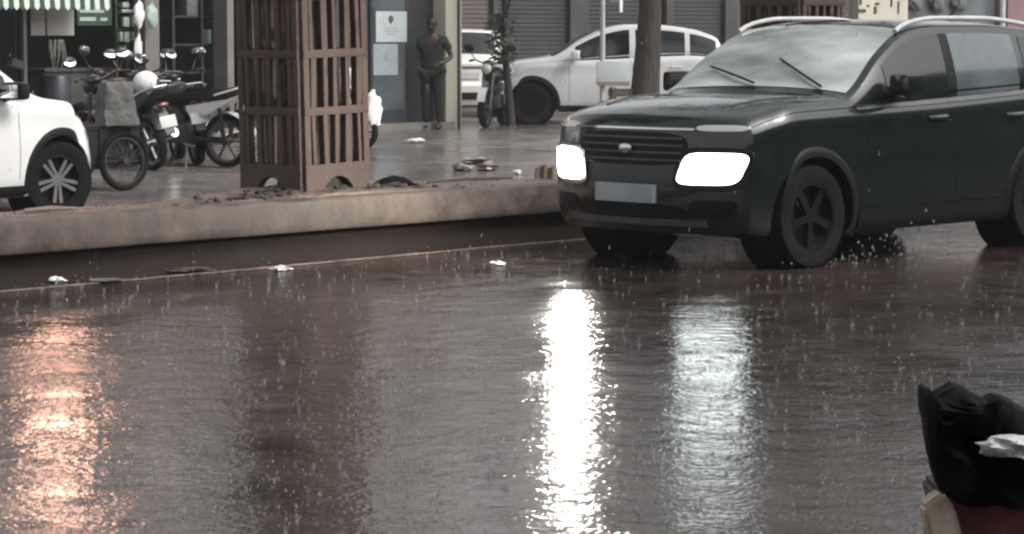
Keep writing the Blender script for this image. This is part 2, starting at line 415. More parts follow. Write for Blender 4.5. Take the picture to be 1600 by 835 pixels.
    def arches(s, mat, parent, wid=.06, sides=(-1, 1)):
        for ax in (s.front_axle, s.front_axle + s.wheelbase):
            for sg in sides:
                mb = MB(); r0 = s.tyre + .052
                def f(u, v):
                    a = lerp(R(-14), R(194), u); r = r0 + wid * v
                    x, z = ax + r * math.cos(a), s.tyre + r * math.sin(a)
                    return s.side(x, max(z, s.base(x) + .02), sg, .010 - .012 * (v > .99))
                mb.grid(f, 30, 3); mb.build('wheel_arch', mat, parent)
                lin = MB(); m = Matrix.Translation((ax - s.L / 2, 0, s.tyre))
                lin.lathe([(r0 - .004, sg * (s.hw - .05)), (r0 - .004, sg * (s.hw - .325)), (.01, sg * (s.hw - .325))], 'Y', 36, m)
                lin.build('wheel_housing', M['clad'], parent)
    def mirrors(s, x, z, mat, parent, sides=(-1, 1), glass=True):
        for sg in sides:
            y = s.side_y(x, z - .03)
            mb = MB(); mb.box((0, 0, 0), (.15, .21, .15), rz=sg * .25, bevel=.04)
            mb.tube([(-.01, -sg * .14, -.07), (0, -sg * .02, -.03)], .028, 8)
            o = mb.build('door_mirror', mat, parent, loc=(x - s.L / 2, sg * (y + .15), z + .03))
            if glass:
                g = MB(); g.box((0.080, 0, 0), (.006, .16, .11), rz=sg * .25, bevel=.002); g.build('mirror_glass', M['mirror'], o)
    def windows(s, xs, mat, parent, top_gap=.045, names='side_window'):
        out = []
        for x0, x1, m in xs:
            lo = lambda x: min(tab(s.belt, x), tab(s.top, x) - .035) + .020
            hi = lambda x: max(lo(x) + .004, tab(s.top, x) - .03 - top_gap)
            out += s.strip(names, m or mat, parent, x0, x1, lo, hi, off=.004)
        return out
    def screen(s, mat, parent, x0, x1, name, inset=.06, off=.004):
        mb = MB()
        def f(u, v):
            x = lerp(x0, x1, u); e = s.section(x)[-7][0] - inset; return s.upper(x, lerp(-e, e, v), off)
        mb.grid(f, 20, 18); return mb.build(name, mat, parent)

SUV_TOP = [(0, .955), (.08, .995), (.35, 1.035), (.75, 1.065), (1.18, 1.085), (1.30, 1.135), (1.62, 1.36), (1.90, 1.50), (2.05, 1.538), (2.3, 1.56), (2.8, 1.56), (3.3, 1.53), (3.62, 1.475), (3.78, 1.33), (3.93, 1.10), (3.995, .98)]
SUV_BELT = [(0, .90), (.2, .945), (.6, .985), (1.0, 1.0), (2.0, 1.03), (3.0, 1.075), (3.6, 1.11), (3.995, 1.0)]
SUV_BOT = [(0, .235), (.3, .20), (.9, .19), (3.2, .20), (3.7, .26), (3.995, .33)]
LEAN_F = [(.2, .08), (.30, .03), (.45, .0), (.60, .008), (.75, .018), (.88, .035), (.94, .06), (1.0, .12), (1.2, .3)]
LEAN_R = [(.2, .10), (.35, .02), (.55, 0), (.8, .03), (1.0, .06), (1.4, .2)]

# ---- the dark SUV on the road
car = Car(top=SUV_TOP, belt=SUV_BELT, bottom=SUV_BOT, lean_f=LEAN_F, lean_r=LEAN_R, bowf=.27, tumble=.24)
hd = Vector((.715, .70, 0)).normalized(); side_n = Vector((-hd.y, hd.x, 0))
near_wheel = on_z(1252, 419, 0)
org = near_wheel + hd * (car.L / 2 - car.front_axle) + side_n * (car.hw - .115)
suv = thing('sport_utility_car', 'dark green compact SUV with both headlights on, driving along the wet road', 'car', (org.x, org.y, 0.0), math.atan2(hd.y, hd.x))
car.body(M['paint_dark'], suv)
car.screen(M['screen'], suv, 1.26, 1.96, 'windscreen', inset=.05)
car.screen(M['glass'], suv, 3.66, 3.90, 'rear_window', inset=.10)
car.windows([(1.60, 2.26, M['glass']), (2.36, 3.08, M['rearglass']), (3.16, 3.46, M['glass'])], M['glass'], suv)
car.strip('pillar_trim', M['clad'], suv, 2.262, 2.358, lambda x: tab(car.belt, x) + .022, lambda x: tab(car.top, x) - .077, off=.003)
car.strip('window_trim', M['satin'], suv, 1.25, 3.5, lambda x: min(tab(car.belt, x), tab(car.top, x) - .035) - .012, lambda x: min(tab(car.belt, x), tab(car.top, x) - .035) + .017, off=.008)
car.arches(M['clad'], suv, .065)
car.strip('sill_cladding', M['clad'], suv, 1.26, 2.87, lambda x: car.base(x) + .02, lambda x: car.base(x) + .17, off=.012)
for sg in (-1, 1):
    car.wheel(car.front_axle, sg, suv, M['darkrim'], 5); car.wheel(car.front_axle + car.wheelbase, sg, suv, M['darkrim'], 5)
car.mirrors(1.60, 1.12, M['paint_dark'], suv)
def sq(cy, cz, hy, hz, skew=0.0, n=5.0):
    def f(u, v):                            # rounded rectangle: squeeze the square towards a superellipse
        a, b = 2 * u - 1, 2 * v - 1
        k = (abs(a)**n + abs(b)**n)**(-1 / n) * max(abs(a), abs(b)) if (a or b) else 1
        a, b = a * k, b * k
        return cy + hy * a + skew * b, cz + hz * b
    return f
for sg in (-1, 1):
    car.patch('headlight', M['lamp_on' if sg < 0 else 'lamp_full'], suv, car.front, sq(sg * .615, .648, .19, .098, sg * .035), 18, 10, .018)
    car.patch('headlight_bezel', M['clad'], suv, car.front, sq(sg * .61, .645, .225, .135, sg * .025), 18, 10, .010)
    car.patch('turn_lamp', M['lens'], suv, car.front, sq(sg * .66, .90, .15, .020, 0, 3), 14, 4, .014)
    car.patch('fog_recess', M['clad'], suv, car.front, sq(sg * .62, .40, .14, .055, sg * .02), 12, 6, .006)
gr = car.patch('grille', M['clad'], suv, car.front, sq(0, .765, .46, .105, 0, 4), 24, 10, .006)
for k in range(4):
    z = .69 + k * .046
    car.patch('grille_bar', M['satin'], gr, car.front, lambda u, v, z=z: (lerp(-.42, .42, u), z + .010 * v), 20, 2, .018)
car.patch('hood_trim', M['chrome'], suv, car.front, lambda u, v: (lerp(-.50, .50, u), .885 + .013 * v), 20, 2, .014)
car.patch('number_plate', M['paper2'], suv, car.front, lambda u, v: (lerp(-.25, .25, u), .425 + .115 * v), 8, 3, .03)
bd = MB(); bd.ell((0, 0, 0), (.012, .055, .032)); bd.build('badge', M['chrome'], suv, loc=car.front(0, .765, .03))
car.patch('lower_grille', M['clad'], suv, car.front, sq(0, .375, .46, .045, 0, 4), 20, 6, .006)
car.patch('skid_plate', M['satin'], suv, car.front, lambda u, v: (lerp(-.58, .58, u), .285 + .04 * v), 20, 3, .02)
for sg in (-1, 1):
    rl = MB(); pts = [car.upper(x, sg * (car.section(x)[-7][0] - .045), .02 + .022 * math.sin(math.pi * min(1, max(0, (x - 1.88) / 1.66)))**.4) for x in [1.88 + .066 * k for k in range(26)]]
    rl.tube(pts, .016, 8); rl.build('roof_rail', M['pole'], suv)
    for x in (1.2,):
        pass
for y0, y1, xa in ((-.55, -.02, 1.50), (.02, .55, 1.45)):
    wp = MB(); wp.tube([car.upper(lerp(1.27, xa, t), lerp(y0, y1, t), .02 + .01 * math.sin(t * 3)) for t in [k / 8 for k in range(9)]], .009, 6)
    wp.build('wiper', M['clad'], suv)
for sg in (-1, 1):
    for x in (2.10, 2.98):
        h = MB(); h.tube([car.side(x - .10, .93, sg, .004), car.side(x - .07, .932, sg, .035), car.side(x + .05, .936, sg, .035), car.side(x + .08, .937, sg, .004)], .013, 8)
        h.build('door_handle', M['satin'], suv)
    for x in (1.30, 2.31, 3.05):
        g = MB(); g.tube([car.side(x, lerp(.40, .99, t), sg, -.001) for t in [k / 10 for k in range(11)]], .0035, 5); g.build('door_seam', M['clad'], suv)
for sg in (-1, 1):
    car.patch('tail_light', M['tail'], suv, car.rear, sq(sg * .66, .80, .10, .10), 8, 8, .015)
car.patch('rear_plate', M['plate'], suv, car.rear, lambda u, v: (lerp(-.25, .25, u), .60 + .11 * v), 6, 3, .02)
for sg in (-1, 1):                          # crease along the hood
    cr = MB(); cr.tube([car.upper(x, sg * lerp(.50, .60, (x - .2) / .8), .0) for x in [.18 + .06 * k for k in range(14)]], .009, 6); cr.build('hood_crease', M['paint_dark'], suv)
an = MB(); an.tube([car.upper(3.35, 0, 0), car.upper(3.35, 0, .05) + Vector((.14, 0, .09))], [.02, .006], 8); an.build('antenna', M['clad'], suv)

# ---- white car parked at the left, nose to the right
c2 = Car(L=4.2, W=1.79, wheelbase=2.6, front_axle=.84, tyre=.335,
         top=[(0, .86), (.12, .93), (.5, 1.0), (.95, 1.05), (1.12, 1.10), (1.5, 1.33), (1.85, 1.49), (2.3, 1.58), (3.0, 1.57), (3.6, 1.50), (3.95, 1.25), (4.2, .95)],
         belt=[(0, .80), (.3, .90), (.9, .985), (2, 1.03), (3.4, 1.08), (4.2, .98)], bottom=[(0, .25), (.4, .2), (3.5, .2), (4.2, .34)], lean_f=[(.2, .10), (.30, .035), (.45, .0), (.60, .02), (.75, .07), (.85, .13), (.95, .2), (1.2, .35)], lean_r=LEAN_R, bowf=.55)
hd2 = Vector((-.56, -.83, 0)).normalized(); sn2 = Vector((-hd2.y, hd2.x, 0))
w2 = on_y(84, 281, 22.3); z2 = lane_z(ab(w2)[1])
# its right flank faces the camera: local +y side
sg2 = 1 if sn2.y < 0 else -1
org2 = w2 + hd2 * (c2.L / 2 - c2.front_axle) - sn2 * sg2 * (c2.hw - .115)
wcar = thing('parked_car', 'white SUV cut off by the left edge, black wheel arch and two-tone alloy wheel', 'car', (org2.x, org2.y, w2.z - c2.tyre), math.atan2(hd2.y, hd2.x))
def dress(c, root, body, rim, spokes, wins, scr, rsc, steer=0.0, blades=True, clad=True, archw=.07):
    c.body(body, root); c.screen(M['glass'], root, *scr, 'windscreen', inset=.05); c.screen(M['glass'], root, *rsc, 'rear_window', inset=.10)
    c.windows([(a, b, None) for a, b in wins], M['glass'], root)
    if clad:
        c.arches(M['clad'], root, archw)
        c.strip('sill_cladding', M['clad'], root, c.front_axle + .43, c.front_axle + c.wheelbase - .43, lambda x: c.base(x) + .015, lambda x: c.base(x) + .11, off=.010)
    else: c.arches(body, root, .02)
    for s_ in (-1, 1):
        c.wheel(c.front_axle, s_, root, rim, spokes, steer, blades=blades); c.wheel(c.front_axle + c.wheelbase, s_, root, rim, spokes, blades=blades)
        c.patch('headlight', M['lens'], root, c.front, sq(s_ * .60, .70, .18, .07, s_ * .04), 12, 6, .012)
        c.patch('tail_light', M['tail'], root, c.rear, sq(s_ * .70, .86, .10, .10), 8, 8, .015)
        c.patch('reflector', M['tail'], root, c.rear, sq(s_ * .72, .44, .05, .018), 6, 4, .012)
        for x in (wins[0][1] - .14, wins[1][1] - .14):
            h = MB(); h.tube([c.side(x - .10, .93, s_, .004), c.side(x - .07, .932, s_, .035), c.side(x + .05, .936, s_, .035), c.side(x + .08, .937, s_, .004)], .013, 8); h.build('door_handle', body, root)
        for x in (wins[0][0] - .10, (wins[0][1] + wins[1][0]) / 2):
            g = MB(); g.tube([c.side(x, lerp(.36, .97, t), s_, -.001) for t in [k / 10 for k in range(11)]], .0035, 5); g.build('door_seam', M['clad'], root)
    c.patch('grille', M['clad'], root, c.front, sq(0, .66, .38, .10, 0, 4), 16, 8, .008)
    c.patch('lower_grille', M['clad'], root, c.front, sq(0, .40, .50, .07, 0, 4), 16, 8, .008)
    c.patch('number_plate', M['plate'], root, c.front, lambda u, v: (lerp(-.25, .25, u), .47 + .11 * v), 6, 3, .025)
    c.patch('tailgate_trim', M['satin'], root, c.rear, lambda u, v: (lerp(-.30, .30, u), .865 + .03 * v), 6, 3, .014)
    c.patch('rear_plate', M['plate'], root, c.rear, lambda u, v: (lerp(-.25, .25, u), .68 + .11 * v), 6, 3, .02)
    c.patch('rear_bumper', M['clad'], root, c.rear, sq(0, .38, .70, .06, 0, 4), 16, 6, .012)
dress(c2, wcar, M['paint_white'], M['alloy'], 5, [(1.45, 2.30), (2.42, 3.20), (3.28, 3.62)], (1.10, 1.88), (3.66, 4.0), steer=R(-16))
c2.mirrors(1.50, 1.08, M['clad'], wcar)

# ---- far white SUV and far white hatchback
c3 = Car(L=4.32, W=1.80, wheelbase=2.61, front_axle=.80, tyre=.34, tumble=.24,
         top=[(0, .88), (.15, .955), (.5, 1.02), (1.0, 1.08), (1.15, 1.12), (1.55, 1.36), (1.95, 1.53), (2.4, 1.61), (2.9, 1.60), (3.4, 1.54), (3.8, 1.42), (4.1, 1.18), (4.32, .98)],
         belt=[(0, .82), (.3, .92), (.9, 1.0), (2, 1.04), (3.4, 1.10), (4.32, 1.0)], bottom=[(0, .25), (.4, .2), (3.6, .2), (4.32, .36)], lean_f=LEAN_F, lean_r=LEAN_R, bowf=.30)
hd3 = Vector((1.0, .03, 0)).normalized(); sn3 = Vector((-hd3.y, hd3.x, 0))
w3 = on_z(831, 195, 0); org3 = w3 + hd3 * (c3.L / 2 - c3.front_axle) + sn3 * (c3.hw - .115)
fsuv = thing('parked_car', 'pearl white SUV parked side-on in front of the dark shutters, nose to the left', 'car', (org3.x, org3.y, 0), math.atan2(hd3.y, hd3.x))
dress(c3, fsuv, M['paint_silver'], M['darkrim'], 5, [(1.50, 2.38), (2.48, 3.28), (3.36, 3.80)], (1.12, 1.98), (3.60, 4.05))
c3.mirrors(1.50, 1.10, M['paint_white'], fsuv)

c4 = Car(L=3.7, W=1.62, wheelbase=2.4, front_axle=.74, tyre=.29, bowr=.10,
         top=[(0, .84), (.12, .90), (.5, .96), (.85, 1.02), (1.3, 1.34), (1.6, 1.49), (2.0, 1.54), (2.9, 1.53), (3.35, 1.50), (3.5, 1.40), (3.62, 1.10), (3.7, .92)],
         belt=[(0, .78), (.3, .86), (.9, .94), (2, .97), (3.2, 1.0), (3.7, .94)], bottom=[(0, .22), (.4, .18), (3.2, .18), (3.7, .22)], lean_f=LEAN_F, lean_r=[(.2, .04), (.35, .0), (.55, 0), (.62, .07), (1.0, .09), (1.4, .14)])
hd4 = Vector((.10, -.995, 0)).normalized()          # tail towards the camera
p4 = on_z(727, 184, 0)
hatch = thing('parked_car', 'ivory white hatchback with its tail out, half hidden behind the cream pillar', 'car', (p4.x - hd4.x * 1.85, p4.y - hd4.y * 1.85, 0), math.atan2(hd4.y, hd4.x))
dress(c4, hatch, M['paint_cream'], M['darkrim'], 6, [(1.25, 2.0), (2.1, 2.8), (2.9, 3.2)], (.92, 1.62), (3.42, 3.62), clad=False)

# ------------------------------------------------------------------ the ground, road, kerb
def st_sheet(name, mat, a0, a1, pts, kind='structure', nu=1, jitter=None):
    """sheet along the street: pts is a list of (b, z)"""
    mb = MB()
    def f(u, v):
        k = v * (len(pts) - 1); i = min(int(k), len(pts) - 2); t = k - i
        b, z = lerp(pts[i][0], pts[i + 1][0], t), lerp(pts[i][1], pts[i + 1][1], t); a = lerp(a0, a1, u)
        if jitter: z += jitter(a, b)
        return st(a, b, z)
    mb.grid(f, nu, len(pts) - 1)
    return tag(mb.build(name, mat), kind=kind)
g = MB(); g.face([(-900, -900, -.16), (900, -900, -.16), (900, 900, -.16), (-900, 900, -.16)]); tag(g.build('ground', M['ground'], smooth=False), kind='structure')
st_sheet('road', M['road'], -90, 120, [(-26, 0.0), (-13, .02), (-.02, 0.0), (.30, -.004), (.30, -.15)], nu=60)
st_sheet('service_lane', M['lane'], -90, 120, [(.7, -.121), (.9, -.12), (12.9, 0), (60, .02)], nu=60)
# kerb: a pale upper stone overhanging a dark foot
def kn(a, b, c): return .004 * noise.noise(Vector((a * .8, b * .3, c))) + .002 * noise.noise(Vector((a * 5, b + 3, c))) + .002 * noise.noise(Vector((a * 17, b, c + 2)))
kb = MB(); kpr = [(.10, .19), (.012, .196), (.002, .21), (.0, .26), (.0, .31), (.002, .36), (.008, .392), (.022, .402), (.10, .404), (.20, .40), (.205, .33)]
def fk(u, v):
    k = round(v * (len(kpr) - 1)); b, z = kpr[k]; a = lerp(-25, 45, u); return st(a, b + kn(a, k * .5, 1), z + kn(a, k * .3, 7) * .7)
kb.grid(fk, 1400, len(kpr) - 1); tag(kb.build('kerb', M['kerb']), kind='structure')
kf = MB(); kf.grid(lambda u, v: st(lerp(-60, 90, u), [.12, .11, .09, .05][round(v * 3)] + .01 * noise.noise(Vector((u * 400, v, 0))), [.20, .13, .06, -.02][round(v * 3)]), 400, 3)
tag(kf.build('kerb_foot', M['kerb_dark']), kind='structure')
def mudz(a, b):
    z = .030 * noise.noise(Vector((a * 1.7, b * 2.3, .3))) + .018 * noise.noise(Vector((a * 6, b * 7, 2.3)))
    for ga in (GA1, GA2): z += .085 * math.exp(-((a - ga) / .75)**2 - ((b - .62) / .35)**2)
    return z
GA1 = ab(on_b(478, 300, .66))[0]; GA2 = ab(on_b(1236, 258, .66))[0]
pts = [(.185, .335)] + [(.22 + .06 * k, .375 + .012 * math.sin(k)) for k in range(13)] + [(1.02, .30), (1.10, .1), (1.12, -.13)]
md = MB()
def fm(u, v):
    k = round(v * (len(pts) - 1)); b, z = pts[k]; a_ = lerp(-14, 26, u); return st(a_, b + .04 * noise.noise(Vector((a_ * 2.2, k, 5))) * (k > 12), z + (mudz(a_, b) if 0 < k < 14 else 0))
md.grid(fm, 420, len(pts) - 1); tag(md.build('median_strip', M['mud']), kind='structure')

gt = MB()
def fg(u, v):
    a = lerp(-9, 12, u); w = .018 + .022 * abs(noise.noise(Vector((a * 3.1, 0, 4)))) ; c = -.17 + .05 * noise.noise(Vector((a * .9, 2, 1))) + .015 * noise.noise(Vector((a * 6, 5, 1)))
    return st(a, c + (v - .5) * 2 * w, .004 + .009 * math.sin(math.pi * v))
gt.grid(fg, 500, 4); tag(gt.build('silt_line', M['mud']), kind='stuff')
# ------------------------------------------------------------------ tree guards and trees
def guard_panel(side, h):
    mb = MB(); rg = random.Random(int(h * 10)); hw = side / 2; t = .028
    def bar(x0, x1, z0, z1): mb.span(x0, x1, -t, t, z0, z1, bevel=.008)
    arch = [(-hw, 0), (-.15, 0)] + [(-.15 * math.cos(q), .15 * math.sin(q)) for q in [math.pi * k / 10 for k in range(1, 10)]] + [(.15, 0), (hw, 0), (hw, .235), (-hw, .235)]
    mb.prism(arch, 'Y', -t, t)
    rows = 5; step = .385; z = .235
    for k in range(rows):
        z0, z1 = z + k * step, z + (k + 1) * step
        mb.span(-hw, hw, -t - .004, t + .004, z1 - .055, z1, bevel=.008)
        for j in range(5):
            x = lerp(-hw + .085, hw - .085, j / 4); w = .018 + .006 * ((j + k) % 2)
            mb.box((x + rg.uniform(-.010, .010), 0, (z0 + z1 - .053) / 2), (2 * w * rg.uniform(.8, 1.25), 2 * t, z1 - z0 - .047), ry=rg.uniform(-.03, .03), bevel=.008)
        for sg in (-1, 1): bar(sg * hw - (.055 if sg > 0 else 0), sg * hw + (.055 if sg < 0 else 0), z0 - .003, z1 - .05)
    return mb
def tree(name, label, loc, h, r, crown_z, crown_r, nleaf, seed, mat, group=None, lean=(0, 0)):
    root = thing(name, label, 'tree', loc, 0, group); rnd = random.Random(seed)
    tk = MB(); n = 9; pts, rs = [], []
    for k in range(n):
        t = k / (n - 1); pts.append((lean[0] * t + .05 * math.sin(t * 5 + seed), lean[1] * t + .04 * math.cos(t * 4 + seed), h * t)); rs.append(r * (1.25 - .75 * t if k else 1.45))
    tk.tube(pts, rs, 12); top = Vector(pts[-1])
    tips = []
    for k in range(6):
        q = 2 * math.pi * k / 6 + rnd.uniform(-.3, .3); b0 = Vector(pts[-2 - (k % 3)]); e = top + Vector((math.cos(q), math.sin(q), rnd.uniform(.3, 1.0))) * crown_r * .75
        tk.tube([b0, b0.lerp(e, .5) + Vector((0, 0, .15)), e], [r * .42, r * .28, r * .1], 7); tips.append(e)
    tk.build('trunk', M['bark'], root)
    cr = MB()
    clumps = [t + Vector((rnd.gauss(0, .3), rnd.gauss(0, .3), rnd.gauss(0, .25))) * crown_r * .5 for t in tips for _ in range(4)]
    for k in range(nleaf):
        c = rnd.choice(clumps); p = c + Vector((rnd.gauss(0, 1), rnd.gauss(0, 1), rnd.gauss(0, .8))) * crown_r * .24
        s_ = rnd.uniform(.05, .11); d = Vector((rnd.gauss(0, 1), rnd.gauss(0, 1), rnd.gauss(-.3, .6))).normalized(); e = d.orthogonal().normalized() * s_ * .5
        cr.face([p - d * s_, p + e, p + d * s_, p - e])
    cr.build('crown', mat, root, smooth=False)
    return root
def guard(ga, label, b=.66, h=None):
    p = st(ga, b, .375); root = thing('tree_guard', label, 'tree guard', p, STREET, 'lattice tree guards on the median')
    for k in range(4):
        q = k * math.pi / 2; o = guard_panel(.60, k + ga).build('lattice_panel', M['rust'], root, sharp=30)
        o.location = (math.sin(q) * .30, -math.cos(q) * .30, .0); o.rotation_euler = (0, 0, q)
    return root
g1 = guard(GA1, 'rust-brown lattice tree guard standing free on the median, beside the white bag')
g1.rotation_euler = (0, R(-1.5), STREET)
guard(GA2, 'rust-brown lattice tree guard rising behind the windscreen of the dark SUV')
tree('street_tree', 'dark tree trunk standing inside the lattice guard left of the road', st(GA1, .66, .36), 2.9, .18, 3.4, 1.5, 2600, 1, M['leaf'], 'median trees in guards')
tree('street_tree', 'tree trunk inside the guard behind the dark SUV', st(GA2, .66, .36), 2.9, .12, 3.4, 1.5, 2600, 2, M['leaf'], 'median trees in guards')
tp = on_lane(1010, 205)
tree('street_tree', 'thick bare brown trunk in front of the pearl white SUV', tp, 3.6, .20, 4, 1.6, 2200, 5, M['leaf'])
tp = on_z(793, 197.5, 0)
tree('young_tree', 'slim dark young tree beside the parked motorcycle right of the cream pillar', tp, 2.6, .06, 2.4, .9, 900, 8, M['leaf_dark'])
# low dark foliage on the slim tree
lf = MB(); rnd = random.Random(4)
for k in range(520):
    p = on_y(783 + rnd.gauss(0, 10), rnd.uniform(22, 100), tp.y) + Vector((0, rnd.gauss(0, .12), 0)); s_ = rnd.uniform(.03, .06)
    d = Vector((rnd.gauss(0, 1), rnd.gauss(0, 1), rnd.gauss(-.4, .6))).normalized(); e = d.orthogonal().normalized() * s_ * .5
    lf.face([p - d * s_, p + e, p + d * s_, p - e])
yt = [o for o in C.objects if o.name.startswith('young_tree')][0]
lo = lf.build('leaves', M['leaf_dark'], yt, smooth=False); lo.location = -Vector(yt.location)

# ------------------------------------------------------------------ two-wheelers
def spoked(mb, r, w, seg=36):
    rr = r * .80
    mb.lathe([(rr, -w * .6), (r * .93, -w), (r, -w * .35), (r, w * .35), (r * .93, w), (rr, w * .6), (rr, -w * .6)], 'Y', seg)
def bike(name, label, loc, rz, colour, scooter=False, lean=0.0, steer=0.0, plate=True, accent=None, bright=True, group='motorcycles parked outside the shops'):
    root = thing(name, label, 'scooter' if scooter else 'motorcycle', loc, rz, group, rx=lean)
    r = .23 if scooter else .30; wb = 1.24; w = .055
    for x, st_ in ((0, 0), (wb, steer)):
        t = MB(); spoked(t, r, w); o = t.build('wheel', M['tyre'], root, loc=(x, 0, r), rz=st_)
        q = MB(); q.lathe([(r * .8, -w * .6), (r * .8, w * .6), (r * .72, w * .5), (r * .72, -w * .5), (r * .8, -w * .6)], 'Y', 30)
        q.lathe([(.001, -.06), (.05, -.06), (.05, .06), (.001, .06)], 'Y', 12)
        for k in range(6): q.prism([(.03, -.012), (r * .75, -.010), (r * .75, .010), (.03, .012)], 'Y', -.012, .012, Matrix.Rotation(k * math.pi / 3, 4, 'Y'))
        q.build('rim', M['eng'] if not scooter else M['darkrim'], o)
        m = MB(); m.grid(lambda u, v: Vector(((r + .035) * math.cos(R(20) + u * R(130)), lerp(-.065, .065, v), (r + .035) * math.sin(R(20) + u * R(130)))), 12, 4)
        m.build('mudguard', accent or colour, root, loc=(x, 0, r), rz=st_)
    hx, hz = wb - .27, .98                                   # steering head top
    f = MB()
    for y in (-.075, .075): f.tube([(wb, y, r), (hx + .04, y, hz - .12)], .022, 8)
    f.build('fork', M['eng'] if not scooter else M['black'], root)
    h = MB(); h.tube([(hx - .18, -.36, hz + .06), (hx - .06, -.24, hz + .08), (hx, -.08, hz + .02), (hx, .08, hz + .02), (hx - .06, .24, hz + .08), (hx - .18, .36, hz + .06)], .013, 8)
    for y in (-1, 1): h.tube([(hx - .18, y * .36, hz + .06), (hx - .11, y * .29, hz + .073)], .02, 8)
    h.build('handlebar', M['black'], root)
    for y in (-1, 1):
        s_ = MB(); s_.tube([(hx - .06, y * .24, hz + .08), (hx - .02, y * .30, hz + .19), (hx - .05, y * .33, hz + .25)], .008, 6)
        s_.ell((hx - .06, y * .34, hz + .27), (.03, .095, .068), rz=y * .15)
        o = s_.build('mirror', M['black'], root)
        gl = MB(); gl.ell((hx - .078, y * .34, hz + .272), (.010, .085, .058), rz=y * .15, ry=.45 if bright else -.5); gl.build('mirror_glass', M['mirror'], o)
    hl = MB(); hl.ell((hx + .13, 0, hz - .06), (.11, .10, .10)); hl.ell((hx + .06, 0, hz + .02), (.10, .09, .06)); o = hl.build('headlamp', colour, root)
    ln = MB(); ln.ell((hx + .185, 0, hz - .06), (.06, .082, .082)); ln.build('lens', M['lens'], o)
    if scooter:
        b = MB(); b.prism([(hx + .16, .30), (hx + .10, .62), (hx + .02, .95), (hx - .04, .95), (hx + .02, .55), (hx + .06, .28)], 'Y', -.20, .20)
        bmesh.ops.bevel(b.bm, geom=list(b.bm.edges), offset=.025, segments=2, affect='EDGES'); b.build('front_apron', colour, root)
        b = MB(); b.span(.30, hx + .05, -.14, .14, .26, .31, bevel=.02); b.build('footboard', M['black'], root)
        b = MB(); b.ell((.12, 0, .55), (.46, .19, .24), ry=R(8)); b.build('body_panel', colour, root)
        sx0, sx1 = -.28, .50
    else:
        fr = MB(); fr.tube([(hx, 0, hz - .05), (hx - .12, 0, .55), (.75, 0, .28), (.35, 0, .30), (.22, 0, .62), (hx - .05, 0, .80)], .022, 8)
        for y in (-.09, .09): fr.tube([(0, y, r), (.40, y, .34)], .02, 8); fr.tube([(-.02, y, r + .02), (.02, y, .68)], .026, 8)
        fr.build('frame', M['black'], root)
        e = MB(); e.box((.60, 0, .40), (.32, .24, .22), bevel=.03); e.tube([(.66, 0, .48), (.74, 0, .66)], [.09, .08], 14)
        for k in range(5): e.tube([(.665 + .016 * k, 0, .50 + .032 * k), (.669 + .016 * k, 0, .508 + .032 * k)], .115, 14)
        e.build('engine', M['eng'], root)
        t = MB(); t.ell((.66, 0, .82), (.30, .15, .13), ry=R(8)); t.build('fuel_tank', colour, root)
        t = MB(); t.prism([(.48, .70), (.40, .56), (.15, .60), (-.30, .84), (-.42, .93), (-.40, .87), (-.10, .76), (.2, .74)], 'Y', -.115, .115)
        bmesh.ops.bevel(t.bm, geom=list(t.bm.edges), offset=.02, segments=2, affect='EDGES'); t.build('tail_panel', accent or colour, root)
        ex = MB(); ex.tube([(.74, -.12, .5), (.78, -.15, .3), (.55, -.16, .22), (.25, -.17, .27), (-.25, -.19, .40)], [.025, .025, .03, .05, .055], 10); ex.build('exhaust', M['chrome'], root)
        sx0, sx1 = -.30, .46
    s_ = MB(); zz = .74 if scooter else .80
    s_.prism([(sx0, zz + .02), (sx0 + .02, zz + .12), (.0, zz + .10), (.22, zz + .05), (sx1, zz + .06), (sx1, zz - .02), (.1, zz - .04)], 'Y', -.13, .13)
    bmesh.ops.bevel(s_.bm, geom=list(s_.bm.edges), offset=.022, segments=2, affect='EDGES'); s_.build('seat', M['seat'], root)
    gb = MB(); gb.tube([(.05, -.14, zz + .03), (-.30, -.15, zz + .12), (-.40, -.08, zz + .15), (-.40, .08, zz + .15), (-.30, .15, zz + .12), (.05, .14, zz + .03)], .012, 8); gb.build('grab_rail', M['chrome'] if accent is None else accent, root)
    rm = MB(); rm.prism([(-.30, .74), (-.46, .56), (-.50, .42), (-.47, .42), (-.42, .56), (-.26, .70)], 'Y', -.06, .06); rm.build('rear_mudguard', M['black'], root)
    tl = MB(); tl.ell((-.40, 0, .74), (.04, .08, .035)); tl.build('tail_light', M['tail'], root)
    if plate:
        p = MB(); p.box((-.475, 0, .56), (.008, .20, .13), ry=R(14), bevel=.002); p.build('number_plate', M['plate'], root)
    sd = MB(); sd.tube([(.45, .12, .26), (.38, .30, .0 if not lean else -.03)], .012, 6); sd.build('stand', M['black'], root)
    return root
def head(v): return math.atan2(v[1], v[0])
pA = on_lane(240, 266)
bike('motorcycle', 'black motorcycle with a tilted pale number plate, between the cargo tricycle and the white-tailed bike', pA, head((-.62, .78)), M['black'], lean=R(-9))
pB = on_lane(356, 262)
bike('motorcycle', 'black motorcycle with a white upswept tail panel, just left of the lattice guard', pB, head((-.90, .42)), M['black'], accent=M['paint_white'], lean=R(-4))
tgt = on_y(173, 88, 31.0); hE = Vector((-.35, .94, 0)).normalized(); lE = Vector((-hE.y, hE.x, 0)); pE = tgt - hE * .89 - lE * .34; pE.z = lane_z(ab(pE)[1])
bike('motorcycle', 'motorcycle behind the cargo tricycle, only its bright round mirror showing above the grey load', pE, head(hE), M['black'])
hp = on_y(256, 140, pA.y + .25); hp.z = pA.z + .86
pC = on_z(786, 195.5, 0)
bike('motorcycle', 'dark motorcycle end-on with its front wheel to the road, beside the cream pillar', pC, head((-.22, -.97)), M['black'], accent=M['paint_silver'], plate=False)
pD = on_lane(428, 232)
